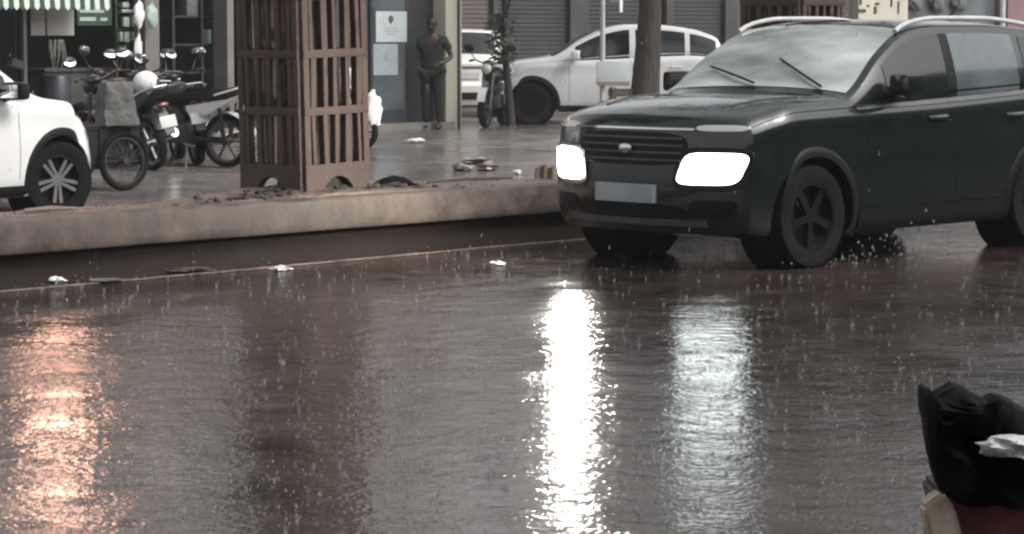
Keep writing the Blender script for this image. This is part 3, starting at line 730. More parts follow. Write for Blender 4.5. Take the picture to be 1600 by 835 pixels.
bike('scooter', 'white scooter mostly hidden behind the lattice tree guard', pD, head((.93, -.36)), M['paint_white'], scooter=True, group='motorcycles parked outside the shops')

pF = on_lane(310, 258)
bike('motorcycle', 'dark motorcycle standing between the plated bike and the white-tailed bike, seen from behind', pF, head((-.30, .95)), M['black'], lean=R(-7), bright=False)
pG = on_lane(232, 245)
bike('motorcycle', 'dark motorcycle behind the tilted-plate bike, nearest the store counter', pG, head((-.75, .66)), M['black'], lean=R(5), plate=False, bright=False)
hp = pA + Vector((-.62, .78, 0)) * .30 + Vector((.08, 0, .96))
hm = MB(); hm.ell((0, 0, 0), (.15, .125, .135)); o = hm.build('helmet', M['plastic_w'], loc=hp, rz=.6); tag(o, 'white helmet resting on the tank of the motorcycle with the tilted plate', 'helmet')
vz = MB(); vz.grid(lambda u, v: Vector((.158 * math.cos(lerp(-1, 1, u)) , .133 * math.sin(lerp(-1, 1, u)), lerp(-.06, .05, v))), 10, 4); q = vz.build('visor', M['glass'], o)
# cargo tricycle
wD = on_lane(194, 298); hT = Vector((-.72, -.69, 0)).normalized()
tri = thing('cargo_tricycle', 'black cargo tricycle with a box bed and big spoked wheels beside the white car', 'tricycle', wD + Vector((-.69, .72, 0)) * .45, head(hT))
def bigwheel(x, y, r=.29):
    t = MB(); spoked(t, r, .03, 40); o = t.build('wheel', M['tyre'], tri, loc=(x, y, r))
    q = MB(); q.lathe([(r * .8, -.018), (r * .8, .018), (r * .75, .018), (r * .75, -.018), (r * .8, -.018)], 'Y', 36); q.lathe([(.001, -.05), (.035, -.05), (.035, .05), (.001, .05)], 'Y', 12)
    for k in range(20):
        a_ = 2 * math.pi * k / 20; q.tube([(.03 * math.cos(a_ + .4), .03 * (-1)**k, .03 * math.sin(a_ + .4)), (r * .77 * math.cos(a_), 0, r * .77 * math.sin(a_))], .0035, 4)
    q.build('rim', M['eng'], o)
bigwheel(0, .45); bigwheel(0, -.45); bigwheel(1.62, 0, .30)
b = MB(); b.span(-.20, .95, -.40, .40, .22, .27)
for y in (-1, 1): b.span(-.20, .95, y * .40 - .02, y * .40 + .02, .273, .60); b.span(-.20, .95, y * .40 - .035, y * .40 + .035, .603, .64)
for x in (-.18, .93): b.span(x - .02, x + .02, -.378, .378, .273, .60)
for x in (-.1, .25, .6):
    for y in (-1, 1): b.span(x - .02, x + .02, y * .424, y * .44, .275, .60)
b.build('cargo_box', M['black'], tri, smooth=False)
b = MB(); b.tube([(0, -.45, .29), (0, .45, .29)], .025, 8); b.tube([(-.3, 0, .28), (1.0, 0, .30), (1.25, 0, .55), (1.42, 0, .92)], .03, 8); b.tube([(1.0, 0, .3), (1.05, 0, .75)], .02, 8); b.build('frame', M['black'], tri)
b = MB()
for y in (-.06, .06): b.tube([(1.62, y, .30), (1.42, y, .90)], .018, 8)
b.build('fork', M['chrome'], tri)
b = MB(); b.tube([(1.22, -.33, 1.02), (1.38, -.18, 1.03), (1.42, 0, .96), (1.38, .18, 1.03), (1.22, .33, 1.02)], .014, 8); b.build('handlebar', M['black'], tri)
b = MB(); b.prism([(.98, .66), (.98, .74), (1.22, .72), (1.26, .66)], 'Y', -.12, .12); b.build('seat', M['seat'], tri)
for k, y in enumerate((.18, .34)):
    b = MB(); b.box((-.225, y, .66), (.02, .10, .04), bevel=.006); b.build('reflector', M['plastic_w'], tri)

# grey covered load on the bed
sk = MB(); r_ = bmesh.ops.create_cube(sk.bm, size=1); bmesh.ops.subdivide_edges(sk.bm, edges=sk.bm.edges, cuts=6, use_grid_fill=True)
for v in sk.bm.verts:
    c = v.co; t = c.z + .5; w = .37 - .10 * t; c2_ = Vector((c.x * w, c.y * w * .9, .42 * t)); n_ = noise.noise(Vector((c.x * 4, c.y * 4, c.z * 3))) * .035
    rr = math.hypot(c.x, c.y); k = 1 - .18 * max(0, rr - .45); v.co = Vector((c2_.x * k + n_, c2_.y * k - n_, c2_.z + n_ * .6 + .0))
sp = on_y(182, 186, wD.y + .05)
tag(sk.build('covered_load', M['greycloth'], loc=(sp.x, sp.y, tri.location.z + .642), rz=.5, sharp=70), 'grey cloth-covered load standing on the cargo tricycle', 'bundle')

# ------------------------------------------------------------------ shops (street-aligned)
def bld(name, label, a0, b0):
    p = st(a0, b0, 0); return thing(name, label, 'building', p, STREET)
def a_at(px, b): return ab(on_b(px, 100, b))[0]
FB = 15.8
A0, A1, A2, A3, A4 = a_at(-190, FB), a_at(362, FB), a_at(580, FB), a_at(686, FB), a_at(713, FB)
# --- general store with the awning
sh = bld('shop_building', 'open-fronted store with a striped green awning and dark interior', A0, FB); W1 = A1 - A0
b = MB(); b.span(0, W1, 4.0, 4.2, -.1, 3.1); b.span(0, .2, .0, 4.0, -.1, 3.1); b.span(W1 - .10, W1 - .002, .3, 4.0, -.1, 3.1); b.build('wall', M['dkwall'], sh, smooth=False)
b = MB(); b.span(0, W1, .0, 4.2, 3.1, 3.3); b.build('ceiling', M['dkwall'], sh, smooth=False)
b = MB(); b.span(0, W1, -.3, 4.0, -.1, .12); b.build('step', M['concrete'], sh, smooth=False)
b = MB(); b.span(0, W1, .0, 4.2, 3.302, 7.2); b.build('upper_wall', M['plaster'], sh, smooth=False)
for k in range(3):
    x = .8 + k * 2.1
    w_ = MB(); w_.span(x, x + 1.1, -.03, .02, 4.2, 5.6); o = w_.build('window', M['glass'], sh, smooth=False)
    w_ = MB()
    for q in (x - .05, x + .53, x + 1.1): w_.span(q, q + .05, -.06, -.032, 4.15, 5.65)
    w_.span(x - .05, x + 1.15, -.062, -.033, 5.652, 5.70); w_.span(x - .1, x + 1.2, -.16, -.033, 4.08, 4.148); w_.build('window_frame', M['pole'], o, smooth=False)
xl = lambda px, d=0.0: a_at(px, FB + d) - A0
def zt(py, px, d=0.0): return on_b(px, py, FB + d).z
b = MB(); b.span(xl(352), W1, -.05, .25, -.1, 3.1); b.build('pillar', M['concrete'], sh, smooth=False)
b = MB(); b.span(xl(226), xl(248), -.02, .22, .121, 3.1); b.build('pillar', M['concrete'], sh, smooth=False)
aw = MB(); n = 34; d0, d1 = -1.5, -.01; zv = zt(0, 80, d0) + .02
WA = xl(172, d0) - xl(-190, d0); xs0 = xl(-190, d0)
mats = []
aw = MB(); stripe = WA / 44; idx = []
for k in range(44):
    x0, x1 = xs0 + k * stripe, xs0 + (k + 1) * stripe
    f = [aw.face([(x0, d0, zv), (x1, d0, zv), (x1, d1, zv + .45), (x0, d1, zv + .45)])]
    zb = zv - .135
    f.append(aw.face([(x0, d0, zv), (x0, d0 - .01, zb + .02), ((x0 + x1) / 2, d0 - .012, zb - .02), (x1, d0 - .01, zb + .02), (x1, d0, zv)]))
    for q in f: q.material_index = k % 2
o = aw.build('awning', [M['grn'], M['wht']], sh, smooth=False)
so = o.modifiers.new('t', 'SOLIDIFY'); so.thickness = .008
# shelves, goods on the back wall
sf = MB(); x0, x1 = xl(262, .4), xl(350, .4)
for z in (.5, .9, 1.3, 1.7, 2.1): sf.span(x0, x1, .3, .6, z, z + .03)
for x in (x0, (x0 + x1) / 2, x1): sf.span(x - .02, x + .02, .26, .298, .12, 2.4)
tag(sf.build('shop_shelf', M['frame'], loc=sh.location, rz=STREET, smooth=False), 'dark shelf rack inside the store near the cream pillar', 'shelf')
rr = random.Random(21)
def local_thing(name, mb, mat, label, cat, group=None, **kw):
    return tag(mb.build(name, mat, loc=sh.location, rz=STREET, **kw), label, cat, group)
for k, (px, py, w, h, m, lb) in enumerate([(325, 50, .10, .20, 'palegreen', 'slim pale green carton on the shelf, left of the two square ones'), (351, 55, .12, .16, 'palegreen', 'upper square pale green carton beside the cream pillar'), (348, 88, .13, .20, 'palegreen', 'lower square pale green carton beside the cream pillar'), (300, 22, .30, .24, 'greycloth', 'wide grey carton on the top shelf of the store')]):
    p0 = xl(px, .4); z = {50: 1.33, 55: 1.33, 88: .93, 22: 1.73}[py]
    b = MB(); b.box((p0, .42, z + h / 2), (w, .2, h), bevel=.008); local_thing('carton', b, M[m], lb, 'carton', 'cartons on the store shelf')
# counter with racks, hung boards
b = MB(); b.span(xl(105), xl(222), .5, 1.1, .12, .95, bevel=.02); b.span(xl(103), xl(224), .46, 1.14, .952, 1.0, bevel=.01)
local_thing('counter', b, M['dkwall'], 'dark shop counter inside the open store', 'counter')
for (p0, p1, y0, y1, lb) in ((49, 71, 12, 56, 'narrow cream board hanging under the striped awning'), (74, 116, 12, 56, 'wide cream board hanging under the striped awning')):
    d = -.9; b = MB(); b.span(xl(p0, d), xl(p1, d), d - .012, d + .012, zt(y1, p0, d), zt(y0, p0, d) + .12, bevel=.01)
    for x in (xl(p0, d) + .03, xl(p1, d) - .03): b.tube([(x, d, zt(y0, p0, d) + .1), (x, d, zt(0, 80, d) + .26)], .005, 5)
    local_thing('hanging_board', b, M['board'], lb, 'board', 'cream boards under the awning')
# green display racks with pale packets
rk_ = thing('display_rack', 'green display rack with rows of pale packets in the store doorway', 'rack', sh.location, STREET)
b = MB(); d = .3
for px in (183, 200, 217): b.span(xl(px, d) - .02, xl(px, d) + .02, d, d + .04, .12, 2.25)
for py in (8, 20, 46, 72): b.span(xl(183, d), xl(217, d), d - .03, d - .002, zt(py, 200, d) - .015, zt(py, 200, d) + .015)
b.build('frame', M['greenpaint'], rk_, smooth=False)
for (p0, p1, y0, y1) in ((187, 197, 4, 12), (186, 203, 15, 20), (188, 197, 27, 42), (182, 186, 50, 65), (189, 197, 50, 66), (202, 206, 50, 64), (203, 213, 24, 42)):
    b = MB(); b.span(xl(p0, d), xl(p1, d), d - .09, d - .032, zt(y1, p0, d), zt(y0, p0, d), bevel=.006); b.build('packet', M['palegreen'], rk_)
b = MB(); d = .2; b.span(xl(122, d), xl(176, d), d, d + .05, zt(40, 150, d), zt(-15, 150, d)); tag_o = local_thing('green_panel', b, M['greenpaint'], 'green painted panel with two pale stripes above the counter', 'panel', smooth=False)
b = MB()
for (p0, p1, y0, y1) in ((125, 163, 14, 20), (125, 150, 27, 33), (157, 168, 28, 33)): b.span(xl(p0, d), xl(p1, d), d - .012, d - .002, zt(y1, p0, d), zt(y0, p0, d))
o = b.build('stripe', M['palegreen'], tag_o, smooth=False)
def bagmesh(w, h, seed, dep=.5):
    mb = MB(); mb.ell((0, 0, -h * .55), (w / 2, w / 2 * dep, h * .45), jit=.35, seed=seed, u=18, v=12); mb.tube([(0, 0, -h * .2), (.01, 0, 0)], [w * .16, .012], 8)
    return mb
for (px, py, w, h, m, lb, d) in ((217, 0, .17, .38, 'plastic_w', 'bright white plastic bag hanging at the top of the store doorway', -.2), (237, 4, .20, .36, 'palegreen', 'pale green plastic bag hanging against the grey store pillar', -.2), (216, 52, .13, .40, 'plastic_w', 'slim white bag hanging above the store counter', -.1)):
    b = bagmesh(w, h, px); p = on_b(px, py, FB + d); b.tube([(.01, 0, 0), (.01, 0, 2.9 - p.z)], .004, 4)
    tag(b.build('plastic_bag', M[m], loc=p, rz=STREET), lb, 'bag', 'bags hanging in the store')
b = MB()
d = -.2
for k in range(5):
    px = 79 + k * 5; b.grid(lambda u, v, px=px: Vector((xl(px, d) + .035 * u + .02 * math.sin(v * 5 + px), d + .02 * math.sin(u * 3 + v * 6), lerp(zt(62, px, d), zt(128, px, d), v))), 2, 10)
o = local_thing('plastic_strip', b, M['greycloth'], 'thin grey plastic strips hanging over the blue drum', 'plastic strips'); so = o.modifiers.new('t', 'SOLIDIFY'); so.thickness = .004
b = MB(); b.lathe([(.001, 0), (.20, 0), (.215, .03), (.205, .25), (.215, .28), (.205, .31), (.21, .60), (.18, .64), (.001, .64)], 'Z', 24)
pb = on_b(86, 118, FB - .5); tag(b.build('plastic_drum', M['plastic_blue'], loc=(pb.x, pb.y, pb.z - .64)), 'blue plastic drum in front of the store', 'drum')
b = MB(); b.span(xl(62, -.5), xl(112, -.5), -.75, -.2, 0, pb.z - .645, bevel=.015); local_thing('wooden_bench', b, M['dkwall'], 'dark block bench that carries the blue drum', 'bench')
b = MB(); b.ell((0, 0, .05), (.07, .03, .05)); b.box((0, 0, .15), (.13, .03, .10), ry=.15, bevel=.01)
pk = on_b(25, 100, FB - .3); b2 = MB(); b2.box((0, 0, 0), (.22, .12, .11), ry=.25, bevel=.01); b2.tube([(0, 0, 0), (0, .03, 1.9 - .2)], .006, 5); tag(b2.build('paper_box', M['greycloth'], loc=pk, rz=STREET), 'small grey tilted box hanging at the left edge of the store', 'box')
b.bm.free()
b = MB(); b.span(xl(36, -.1), xl(41, -.1), -.12, -.06, -.1, 3.0); b.build('door_post', M['concrete'], sh, smooth=False)
# lit sign above the awning (seen mirrored in the road)
sx = xl(74, -.25); sg_ = thing('lit_sign', 'glowing orange upright sign on the wall above the striped awning', 'sign', sh.location, STREET)
b = MB(); b.span(sx - .22, sx + .22, -.30, -.24, 3.2, 6.0, bevel=.01); b.build('sign_face', M['sign_on'], sg_)
b = MB()
for x in (sx - .26, sx + .222): b.span(x, x + .038, -.31, -.06, 3.15, 6.05)
b.span(sx - .22, sx + .22, -.238, -.005, 3.16, 6.04); b.build('sign_case', M['frame'], sg_, smooth=False)

# --- glass-fronted shop
gs = bld('shop_building', 'shop with blue-grey glass front and cream corner pillar', A1, FB); W2 = A4 - A1; yl = lambda px, d=0.0: a_at(px, FB + d) - A1
b = MB(); b.span(.002, W2, .6, 6.0, -.1, 3.1); b.build('wall', M['dkwall'], gs, smooth=False)
b = MB(); b.span(.002, W2, .0, 6.0, 3.102, 7.2); b.build('upper_wall', M['plaster'], gs, smooth=False)
b = MB(); b.span(.002, W2 - .3, -.25, .6, -.1, .10); b.build('step', M['concrete'], gs, smooth=False)
b = MB(); b.span(yl(688), yl(713), -.12, .6, -.1, 3.1, bevel=.012); b.build('pillar', M['cream'], gs)
b = MB(); b.span(yl(706), yl(709), -.14, -.122, -.1, 3.1); b.build('pillar_groove', M['frame'], gs, smooth=False)
b = MB(); b.span(yl(640), yl(687), .14, .6, .10, 3.1); b.build('door_recess', M['frame'], gs, smooth=False)
b = MB(); b.span(.3, yl(640), .10, .13, .30, 2.6); b.build('glass_front', M['shopglass'], gs, smooth=False)
b = MB(); b.span(.3, yl(640), .06, .16, .101, .298); b.span(.3, yl(640), .06, .16, 2.602, 3.1)
for px in (585, 480): b.span(yl(px) - .03, yl(px) + .03, .05, .098, .3, 2.6)
b.build('window_frame', M['slate'], gs, smooth=False)
for k in range(2):
    x = .9 + k * 2.0
    w_ = MB(); w_.span(x, x + 1.1, -.03, .02, 4.2, 5.6); w_.build('window', M['glass'], gs, smooth=False)
po = thing('poster', 'pale poster with a dark round emblem on the glass shop front', 'poster', gs.location, STREET)
b = MB(); b.span(yl(594), yl(642), .085, .098, zt(66, 618), zt(18, 618)); b.build('sheet', M['paper'], po, smooth=False)
b = MB(); cx = yl(617); cz = zt(30, 617); b.lathe([(.001, 0), (.055, 0), (.055, .004), (.001, .004)], 'Y', 16, Matrix.Translation((cx, .078, cz))); b.prism([(cx - .03, cz - .03), (cx, cz - .085), (cx + .03, cz - .03)], 'Y', .079, .084); b.build('emblem', M['ink'], po)
b = MB()
for k, (w, py) in enumerate(((.22, 43), (.30, 48), (.18, 53))): b.span(cx - w / 2, cx + w / 2, .080, .084, zt(py + 1.6, 617), zt(py, 617))
b.build('text_line', M['paper2'], po, smooth=False)
b = MB(); b.span(yl(588), yl(628), .088, .098, zt(118, 610), zt(69, 610)); tag(b.build('notice_sheet', M['paper2'], loc=gs.location, rz=STREET, smooth=False), 'dull blue-grey notice sheet on the glass below the poster', 'notice')

# --- set-back building behind the far cars
SB = 23.0
B0, B1 = a_at(640, SB), a_at(1335, SB)
rb = bld('shop_building', 'set-back building with closed dark shutters behind the far cars', B0, SB); zl_ = lambda px: a_at(px, SB) - B0
b = MB(); b.span(0, B1 - B0, .15, 6, -.1, 6.3); b.build('wall', M['dkwall'], rb, smooth=False)
def shutter(p0, p1, m, h=2.9):
    mb = MB(); z = .05
    while z < h: mb.span(zl_(p0), zl_(p1), .06 + .0, .14, z, z + .085, bevel=.012); z += .09
    return mb.build('shutter', m, rb)
shutter(690, 768, M['brownshut']); shutter(776, 888, M['slate']); shutter(918, 1038, M['slate']); shutter(1050, 1130, M['slate']); shutter(1150, 1330, M['brownshut'])
for p0, p1 in ((768.5, 775.5), (888.5, 917.5), (1038.5, 1049.5), (1130.5, 1149.5)):
    b = MB(); b.span(zl_(p0), zl_(p1), -.05, .149, -.1, 3.2); b.build('pillar', M['dkwall'], rb, smooth=False)
b = MB(); b.span(0, B1 - B0, -.4, .149, 3.202, 3.5); b.build('lintel', M['plaster'], rb, smooth=False)
b = MB(); b.span(0, B1 - B0, -.02, .149, 3.502, 6.3); b.build('upper_wall', M['plaster'], rb, smooth=False)
b = MB(); p = on_b(970, 10, SB - .3); b.box((0, 0, 0), (.09, .03, .26), bevel=.006); b.tube([(0, .02, .1), (0, .30, .1)], .01, 6); tag(b.build('small_sign', M['plastic_w'], loc=p, rz=STREET), 'small upright white sign on the set-back building left of the thick trunk', 'sign')
# --- unseen row across the road, added so the car's flank mirrors a dark street
ob = bld('shop_building', 'unseen plain plastered shop row, added across the road to darken reflections in the dark SUV', -45, -19.5)
b = MB(); b.span(0, 110, -6, 0, -.1, 8.5); b.build('wall', M['concrete'], ob, smooth=False)
for k in range(18):
    b = MB(); b.span(1 + 6 * k, 5.6 + 6 * k, .01, .08, .05, 3.0); b.build('shutter', M['slate'], ob, smooth=False)
    b = MB(); b.span(2 + 6 * k, 4.4 + 6 * k, .01, .06, 4.6, 6.4); b.build('window', M['glass'], ob, smooth=False)
# --- far right buildings
B2 = a_at(1412, SB); B3 = a_at(1568, SB)
cb = bld('shop_building', 'cream fronted shop with dark markings above the dark SUV', B1, SB); 
b = MB(); b.span(.002, B2 - B1, -.1, 6, -.1, 5.7); b.build('wall', M['cream'], cb, smooth=False)
b = MB(); sbx = lambda px: a_at(px, SB - .1) - B1
for px, py, w, h in ((1343, 3, .06, .14), (1345, 17, .30, .07), (1366, 16, .10, .16), (1369, 6, .16, .05), (1391, 4, .05, .22), (1402, 12, .04, .3), (1355, 9, .08, .04)):
    p = on_b(px, py, SB - .1); b.span(sbx(px) - w / 2, sbx(px) + w / 2, -.125, -.102, p.z - h / 2, p.z + h / 2)
b.build('marking', M['dkwall'], cb, smooth=False)
db = bld('shop_building', 'dark glazed shop front above the roof of the dark SUV', B2, SB)
b = MB(); b.span(.002, B3 - B2, .3, 6, -.1, 6.5); b.build('wall', M['dkwall'], db, smooth=False)
b = MB(); b.span(.1, B3 - B2 - .1, .22, .29, .4, 2.8); b.build('glass_front', M['shopglass'], db, smooth=False)
b = MB(); b.span(.002, B3 - B2, .1, .29, 2.82, 6.5); b.build('upper_wall', M['plaster'], db, smooth=False)
for k, (px, py) in enumerate(((1430, 3), (1465, 5), (1500, 4))):
    b = MB(); b.ell((0, 0, 0), (.30, .08, .18), jit=.5, seed=k, ry=.4); p = on_b(px, py, SB + .1)
    b.tube([(0, 0, 0), (0, 0, 2.82 - p.z)], .012, 5)
    tag(b.build('hanging_bundle', M['greycloth'], loc=p, rz=STREET), ['grey bundle hung nearest the cream shop front', 'grey bundle hung midway along the dark shop front', 'grey bundle hung farthest right on the dark shop front'][k], 'bundle', 'bundles hung at the dark shop')
pk_ = bld('shop_building', 'dull pink wall at the right edge behind the dark SUV', B3, SB); b = MB(); b.span(.002, 14, -.1, 6, -.1, 6.0); b.build('wall', M['pinkwall'], pk_, smooth=False)
b = MB()
for k in range(4): b.span(1 + 3 * k, 2.6 + 3 * k, -.13, -.102, .05, 2.5)
b.build('shutter', M['brownshut'], pk_, smooth=False)
pp = on_b(1566, 60, SB - 1.5); b = MB(); b.tube([(0, 0, 0), (0, 0, 6)], [.075, .05], 12); b.tube([(0, 0, 0), (0, 0, .25)], .13, 12); tag(b.build('street_pole', M['pole'], loc=(pp.x, pp.y, 0)), 'white pole at the right, in front of the pink wall', 'pole')
# thin pole with a low board, crate, in front of the far SUV
pq = on_lane(941, 199); root = thing('sign_pole', 'thin pale pole with a low square board, in front of the far SUV', 'pole', pq, .2)
b = MB(); b.tube([(0, 0, 0), (0, 0, 4.5)], [.045, .035], 10); b.tube([(0, 0, 0), (0, 0, .10)], .10, 10); b.build('pole', M['pole'], root)
b = MB(); b.box((.14, -.06, .86), (.50, .03, .36), bevel=.008); b.build('board', M['paper'], root)
b = MB(); b.box((.16, -.085, .69), (.52, .05, .07), bevel=.008); b.build('ledge', M['pinkpaper'], root)
pq = on_lane(990, 204); b = MB()
b.span(-.36, .36, -.25, .25, .02, .08)
for k in range(4):
    for y in (-.24, .24): b.span(-.36, .36, y - .012, y + .012, .10 + k * .14, .21 + k * .14)
    for x in (-.35, .35): b.span(x - .012, x + .012, -.226, .226, .10 + k * .14, .21 + k * .14)
for x in (-.32, .32):
    for y in (-.21, .21): b.span(x - .02, x + .02, y - .02, y + .02, 0, .66)
tag(b.build('wooden_crate', M['mud'], loc=pq, rz=.1, smooth=False), 'dark brown slatted crate at the foot of the thick trunk', 'crate')
# white pipe behind the guard
pq = on_lane(567, 232); b = MB(); b.tube([(0, 0, 0), (.0, .0, 2.6)], .028, 10); b.tube([(0, 0, 2.6), (.02, .02, 2.65), (.09, .03, 2.66)], .028, 10); tag(b.build('pipe', M['pole'], loc=pq), 'thin white upright pipe seen just behind the lattice guard', 'pipe')
# white bag hung on the guard
b = bagmesh(.15, .24, 9, .6); pg = on_y(583, 138, 17.55); pg = on_y(581, 140, 17.85); tag(b.build('plastic_bag', M['plastic_w'], loc=pg), 'white plastic bag hooked on the right corner of the lattice guard', 'bag')

# ------------------------------------------------------------------ person by the pillar
def skin_mesh(name, mat, parent, V, E, rad, sub=2, root=0):
    me = bpy.data.meshes.new(name); me.from_pydata(V, E, []); o = bpy.data.objects.new(name, me); C.objects.link(o)
    m = o.modifiers.new('s', 'SKIN'); m.use_smooth_shade = True
    for i, r in enumerate(rad):
        d = me.skin_vertices[0].data[i]; d.radius = r if isinstance(r, tuple) else (r, r); d.use_root = (i == root)
    s_ = o.modifiers.new('u', 'SUBSURF'); s_.levels = sub; s_.render_levels = sub
    m2 = evaluated(o); o.modifiers.clear(); o.data = m2; m2.name = name; m2.materials.clear(); m2.materials.append(mat)
    for p in m2.polygons: p.use_smooth = True
    o.parent = parent; return o
pp = on_z(676, 202, .0); per = thing('person', 'person in a grey-green shirt and dark trousers standing beside the cream pillar', 'person', pp, R(-12))
V = [(0, 0, .93), (0, .0, 1.12), (0, .0, 1.33), (0, -.01, 1.43), (0, -.015, 1.50), (0, -.03, 1.57), (0, -.03, 1.66),
     (.18, 0, 1.38), (.30, .03, 1.12), (.20, -.16, 1.02), (.15, -.22, 1.02), (-.18, 0, 1.38), (-.22, .02, 1.10), (-.21, -.06, .86), (-.21, -.08, .78),
     (.10, 0, .88), (.11, -.02, .48), (.11, .02, .09), (.12, -.12, .045), (-.10, 0, .88), (-.10, -.02, .48), (-.10, .02, .09), (-.11, -.12, .045)]
E = [(0, 1), (1, 2), (2, 3), (3, 4), (4, 5), (5, 6), (2, 7), (7, 8), (8, 9), (9, 10), (2, 11), (11, 12), (12, 13), (13, 14), (0, 15), (15, 16), (16, 17), (17, 18), (0, 19), (19, 20), (20, 21), (21, 22)]
rad = [(.14, .10), (.135, .09), (.155, .095), .06, .055, (.085, .10), (.065, .08), .06, .043, .032, .03, .06, .043, .032, .03, .085, .058, .04, .035, .085, .058, .04, .035]
skin_mesh('body', M['skin'], per, V, E, rad)
V2 = [(0, 0, .86), (0, 0, 1.02), (0, 0, 1.16), (0, 0, 1.35), (0, -.008, 1.455), (.185, 0, 1.38), (.27, .02, 1.20), (-.185, 0, 1.38), (-.215, .015, 1.20)]
E2 = [(0, 1), (1, 2), (2, 3), (3, 4), (3, 5), (5, 6), (3, 7), (7, 8)]
skin_mesh('shirt', M['shirt'], per, V2, E2, [(.185, .135), (.175, .125), (.17, .115), (.185, .115), (.075, .07), .078, .07, .078, .07])
V3 = [(0, 0, .95), (.095, 0, .86), (.11, -.02, .48), (.11, .02, .10), (-.095, 0, .86), (-.10, -.02, .48), (-.10, .02, .10)]
skin_mesh('trousers', M['trousers'], per, V3, [(0, 1), (1, 2), (2, 3), (0, 4), (4, 5), (5, 6)], [(.16, .125), (.115, .12), .082, .07, (.115, .12), .082, .07])
b = MB(); b.ell((0, -.022, 1.635), (.083, .098, .085), jit=.1); b.build('hair', M['hair'], per)
b = MB(); b.ell((0, -.135, 1.575), (.014, .022, .022)); b.build('nose', M['skin'], per)
for x in (.11, -.105):
    b = MB(); b.ell((x, -.06, .04), (.05, .13, .04)); b.build('shoe', M['black'], per)
for x, y, z in ((.13, -.25, 1.02), (-.21, -.10, .74)):
    b = MB()
    for k in range(4): b.tube([(x - .03 + .02 * k, y, z), (x - .032 + .021 * k, y - .02, z - .035), (x - .03 + .02 * k, y - .02, z - .07)], [.011, .010, .007], 6)
    b.tube([(x + .03, y, z + .01), (x + .05, y - .02, z - .03)], [.012, .008], 6); b.build('hand', M['skin'], per)

# ------------------------------------------------------------------ litter and small things
def scrap(name, px, py, z, size, mat, label, seed, flat=.35, group=None, lane=False, cat='litter'):
    p = on_lane(px, py) if lane else on_z(px, py, z)
    b = MB(); b.ell((0, 0, size[2] * .5), (size[0] / 2, size[1] / 2, size[2] / 2), jit=1.1, seed=seed, u=16, v=10)
    return tag(b.build(name, mat, loc=p, rz=seed, sharp=30), label, cat, group)
scrap('foam_cup', 88, 442, 0, (.10, .08, .035), M['plastic_w'], 'bright white scrap at the kerb foot, nearest the left edge', 1, group='litter along the kerb')
b = MB(); b.lathe([(.06, 0), (.10, .014), (.105, .016), (.065, .004), (.001, .004), (.001, 0), (.06, 0)], 'Z', 24); tag(b.build('paper_plate', M['greycloth'], loc=on_z(166, 441, .003)), 'grey round paper plate lying at the kerb foot', 'plate', 'litter along the kerb')
scrap('leaf_litter', 296, 426, 0, (.28, .14, .03), M['mud'], 'brown clump of wet leaves at the kerb foot, between the plate and the guard', 3, group='litter along the kerb')
scrap('crumpled_paper', 438, 423, 0, (.13, .09, .025), M['plastic_w'], 'white crumpled paper on the road just below the tree guard', 4, group='litter along the kerb')
scrap('wet_leaf', 778, 414, 0, (.14, .08, .02), M['rag'], 'pale flat scrap on the wet road left of the dark SUV', 5, group='litter along the kerb')
scrap('crumpled_paper', 648, 224, 0, (.26, .2, .06), M['plastic_w'], 'white crumpled paper on the lane in front of the glass shop', 6, lane=True)
for k, (px, py, s_, lb) in enumerate(((742, 258, .34, 'upper pale pink crumpled sheet in the small heap on the lane'), (722, 268, .26, 'lower left pale pink crumpled sheet in the small heap on the lane'), (760, 267, .24, 'lower right pale pink crumpled sheet in the small heap on the lane'))):
    scrap('crumpled_sheet', px, py, 0, (s_, s_ * .8, .08), M['pinkpaper'], lb, 7 + k, lane=True, group='pink sheets on the lane')
scrap('plastic_scrap', 808, 273, 0, (.09, .07, .05), M['plastic_w'], 'tiny white scrap on the lane left of the far headlight', 12, lane=True)
b = MB()
for k in range(5): b.tube([(-.06 + .03 * k, .02 * (k % 2), 0), (-.055 + .03 * k, .02 * (k % 2), .095 + .012 * (k % 3))], .017, 7)
tag(b.build('stake_bundle', M['wood'], loc=on_z(851, 282, .37)), 'short bundle of brown stakes on the kerb beside the left headlight', 'bundle')
b = MB(); b.grid(lambda u, v: Vector((lerp(-.16, .20, u), lerp(-.10, .10, v), .085 * math.sin(math.pi * min(1, u * 1.05))**.7 * math.sin(math.pi * (.15 + .7 * v)) + .012 * noise.noise(Vector((u * 7, v * 7, 1))))), 16, 10)
o = tag(b.build('sheet_scrap', M['tarp'], loc=on_z(614, 296, .385), rz=.6), 'dark crumpled sheet lying on the median right of the guard', 'sheet'); so = o.modifiers.new('t', 'SOLIDIFY'); so.thickness = .01
for k, (px, py, L_, q, lb) in enumerate(((735, 285, .9, .82, 'long dark twig on the back of the kerb, left of the stakes'), (80, 331, .35, .5, 'short pale stick lying on the median by the white car wheel'))):
    b = MB(); b.tube([(-L_ / 2, 0, .012), (0, .015, .02), (L_ / 2, 0, .014)], [.012, .016, .009], 7); tag(b.build('stick', M['bark' if k == 0 else 'wood'], loc=on_z(px, py, .385), rz=q), lb, 'stick')
scrap('stone', 430, 276, 0, (.26, .2, .12), M['rag'], 'pale stone seen through the arch of the tree guard', 14, lane=True, cat='stone')
rs_ = random.Random(77)
gvl = MB()
for k in range(420):
    a_ = rs_.uniform(-1, 9); b_ = rs_.uniform(.24, .95); s_ = rs_.uniform(.004, .012); p = st(a_, b_, .385 + mudz(a_, b_))
    gvl.ell(p, (s_, s_ * rs_.uniform(.6, 1), s_ * .6), rz=rs_.uniform(0, 3), u=6, v=4)
tag(gvl.build('gravel', M['mud'], smooth=False), kind='stuff')

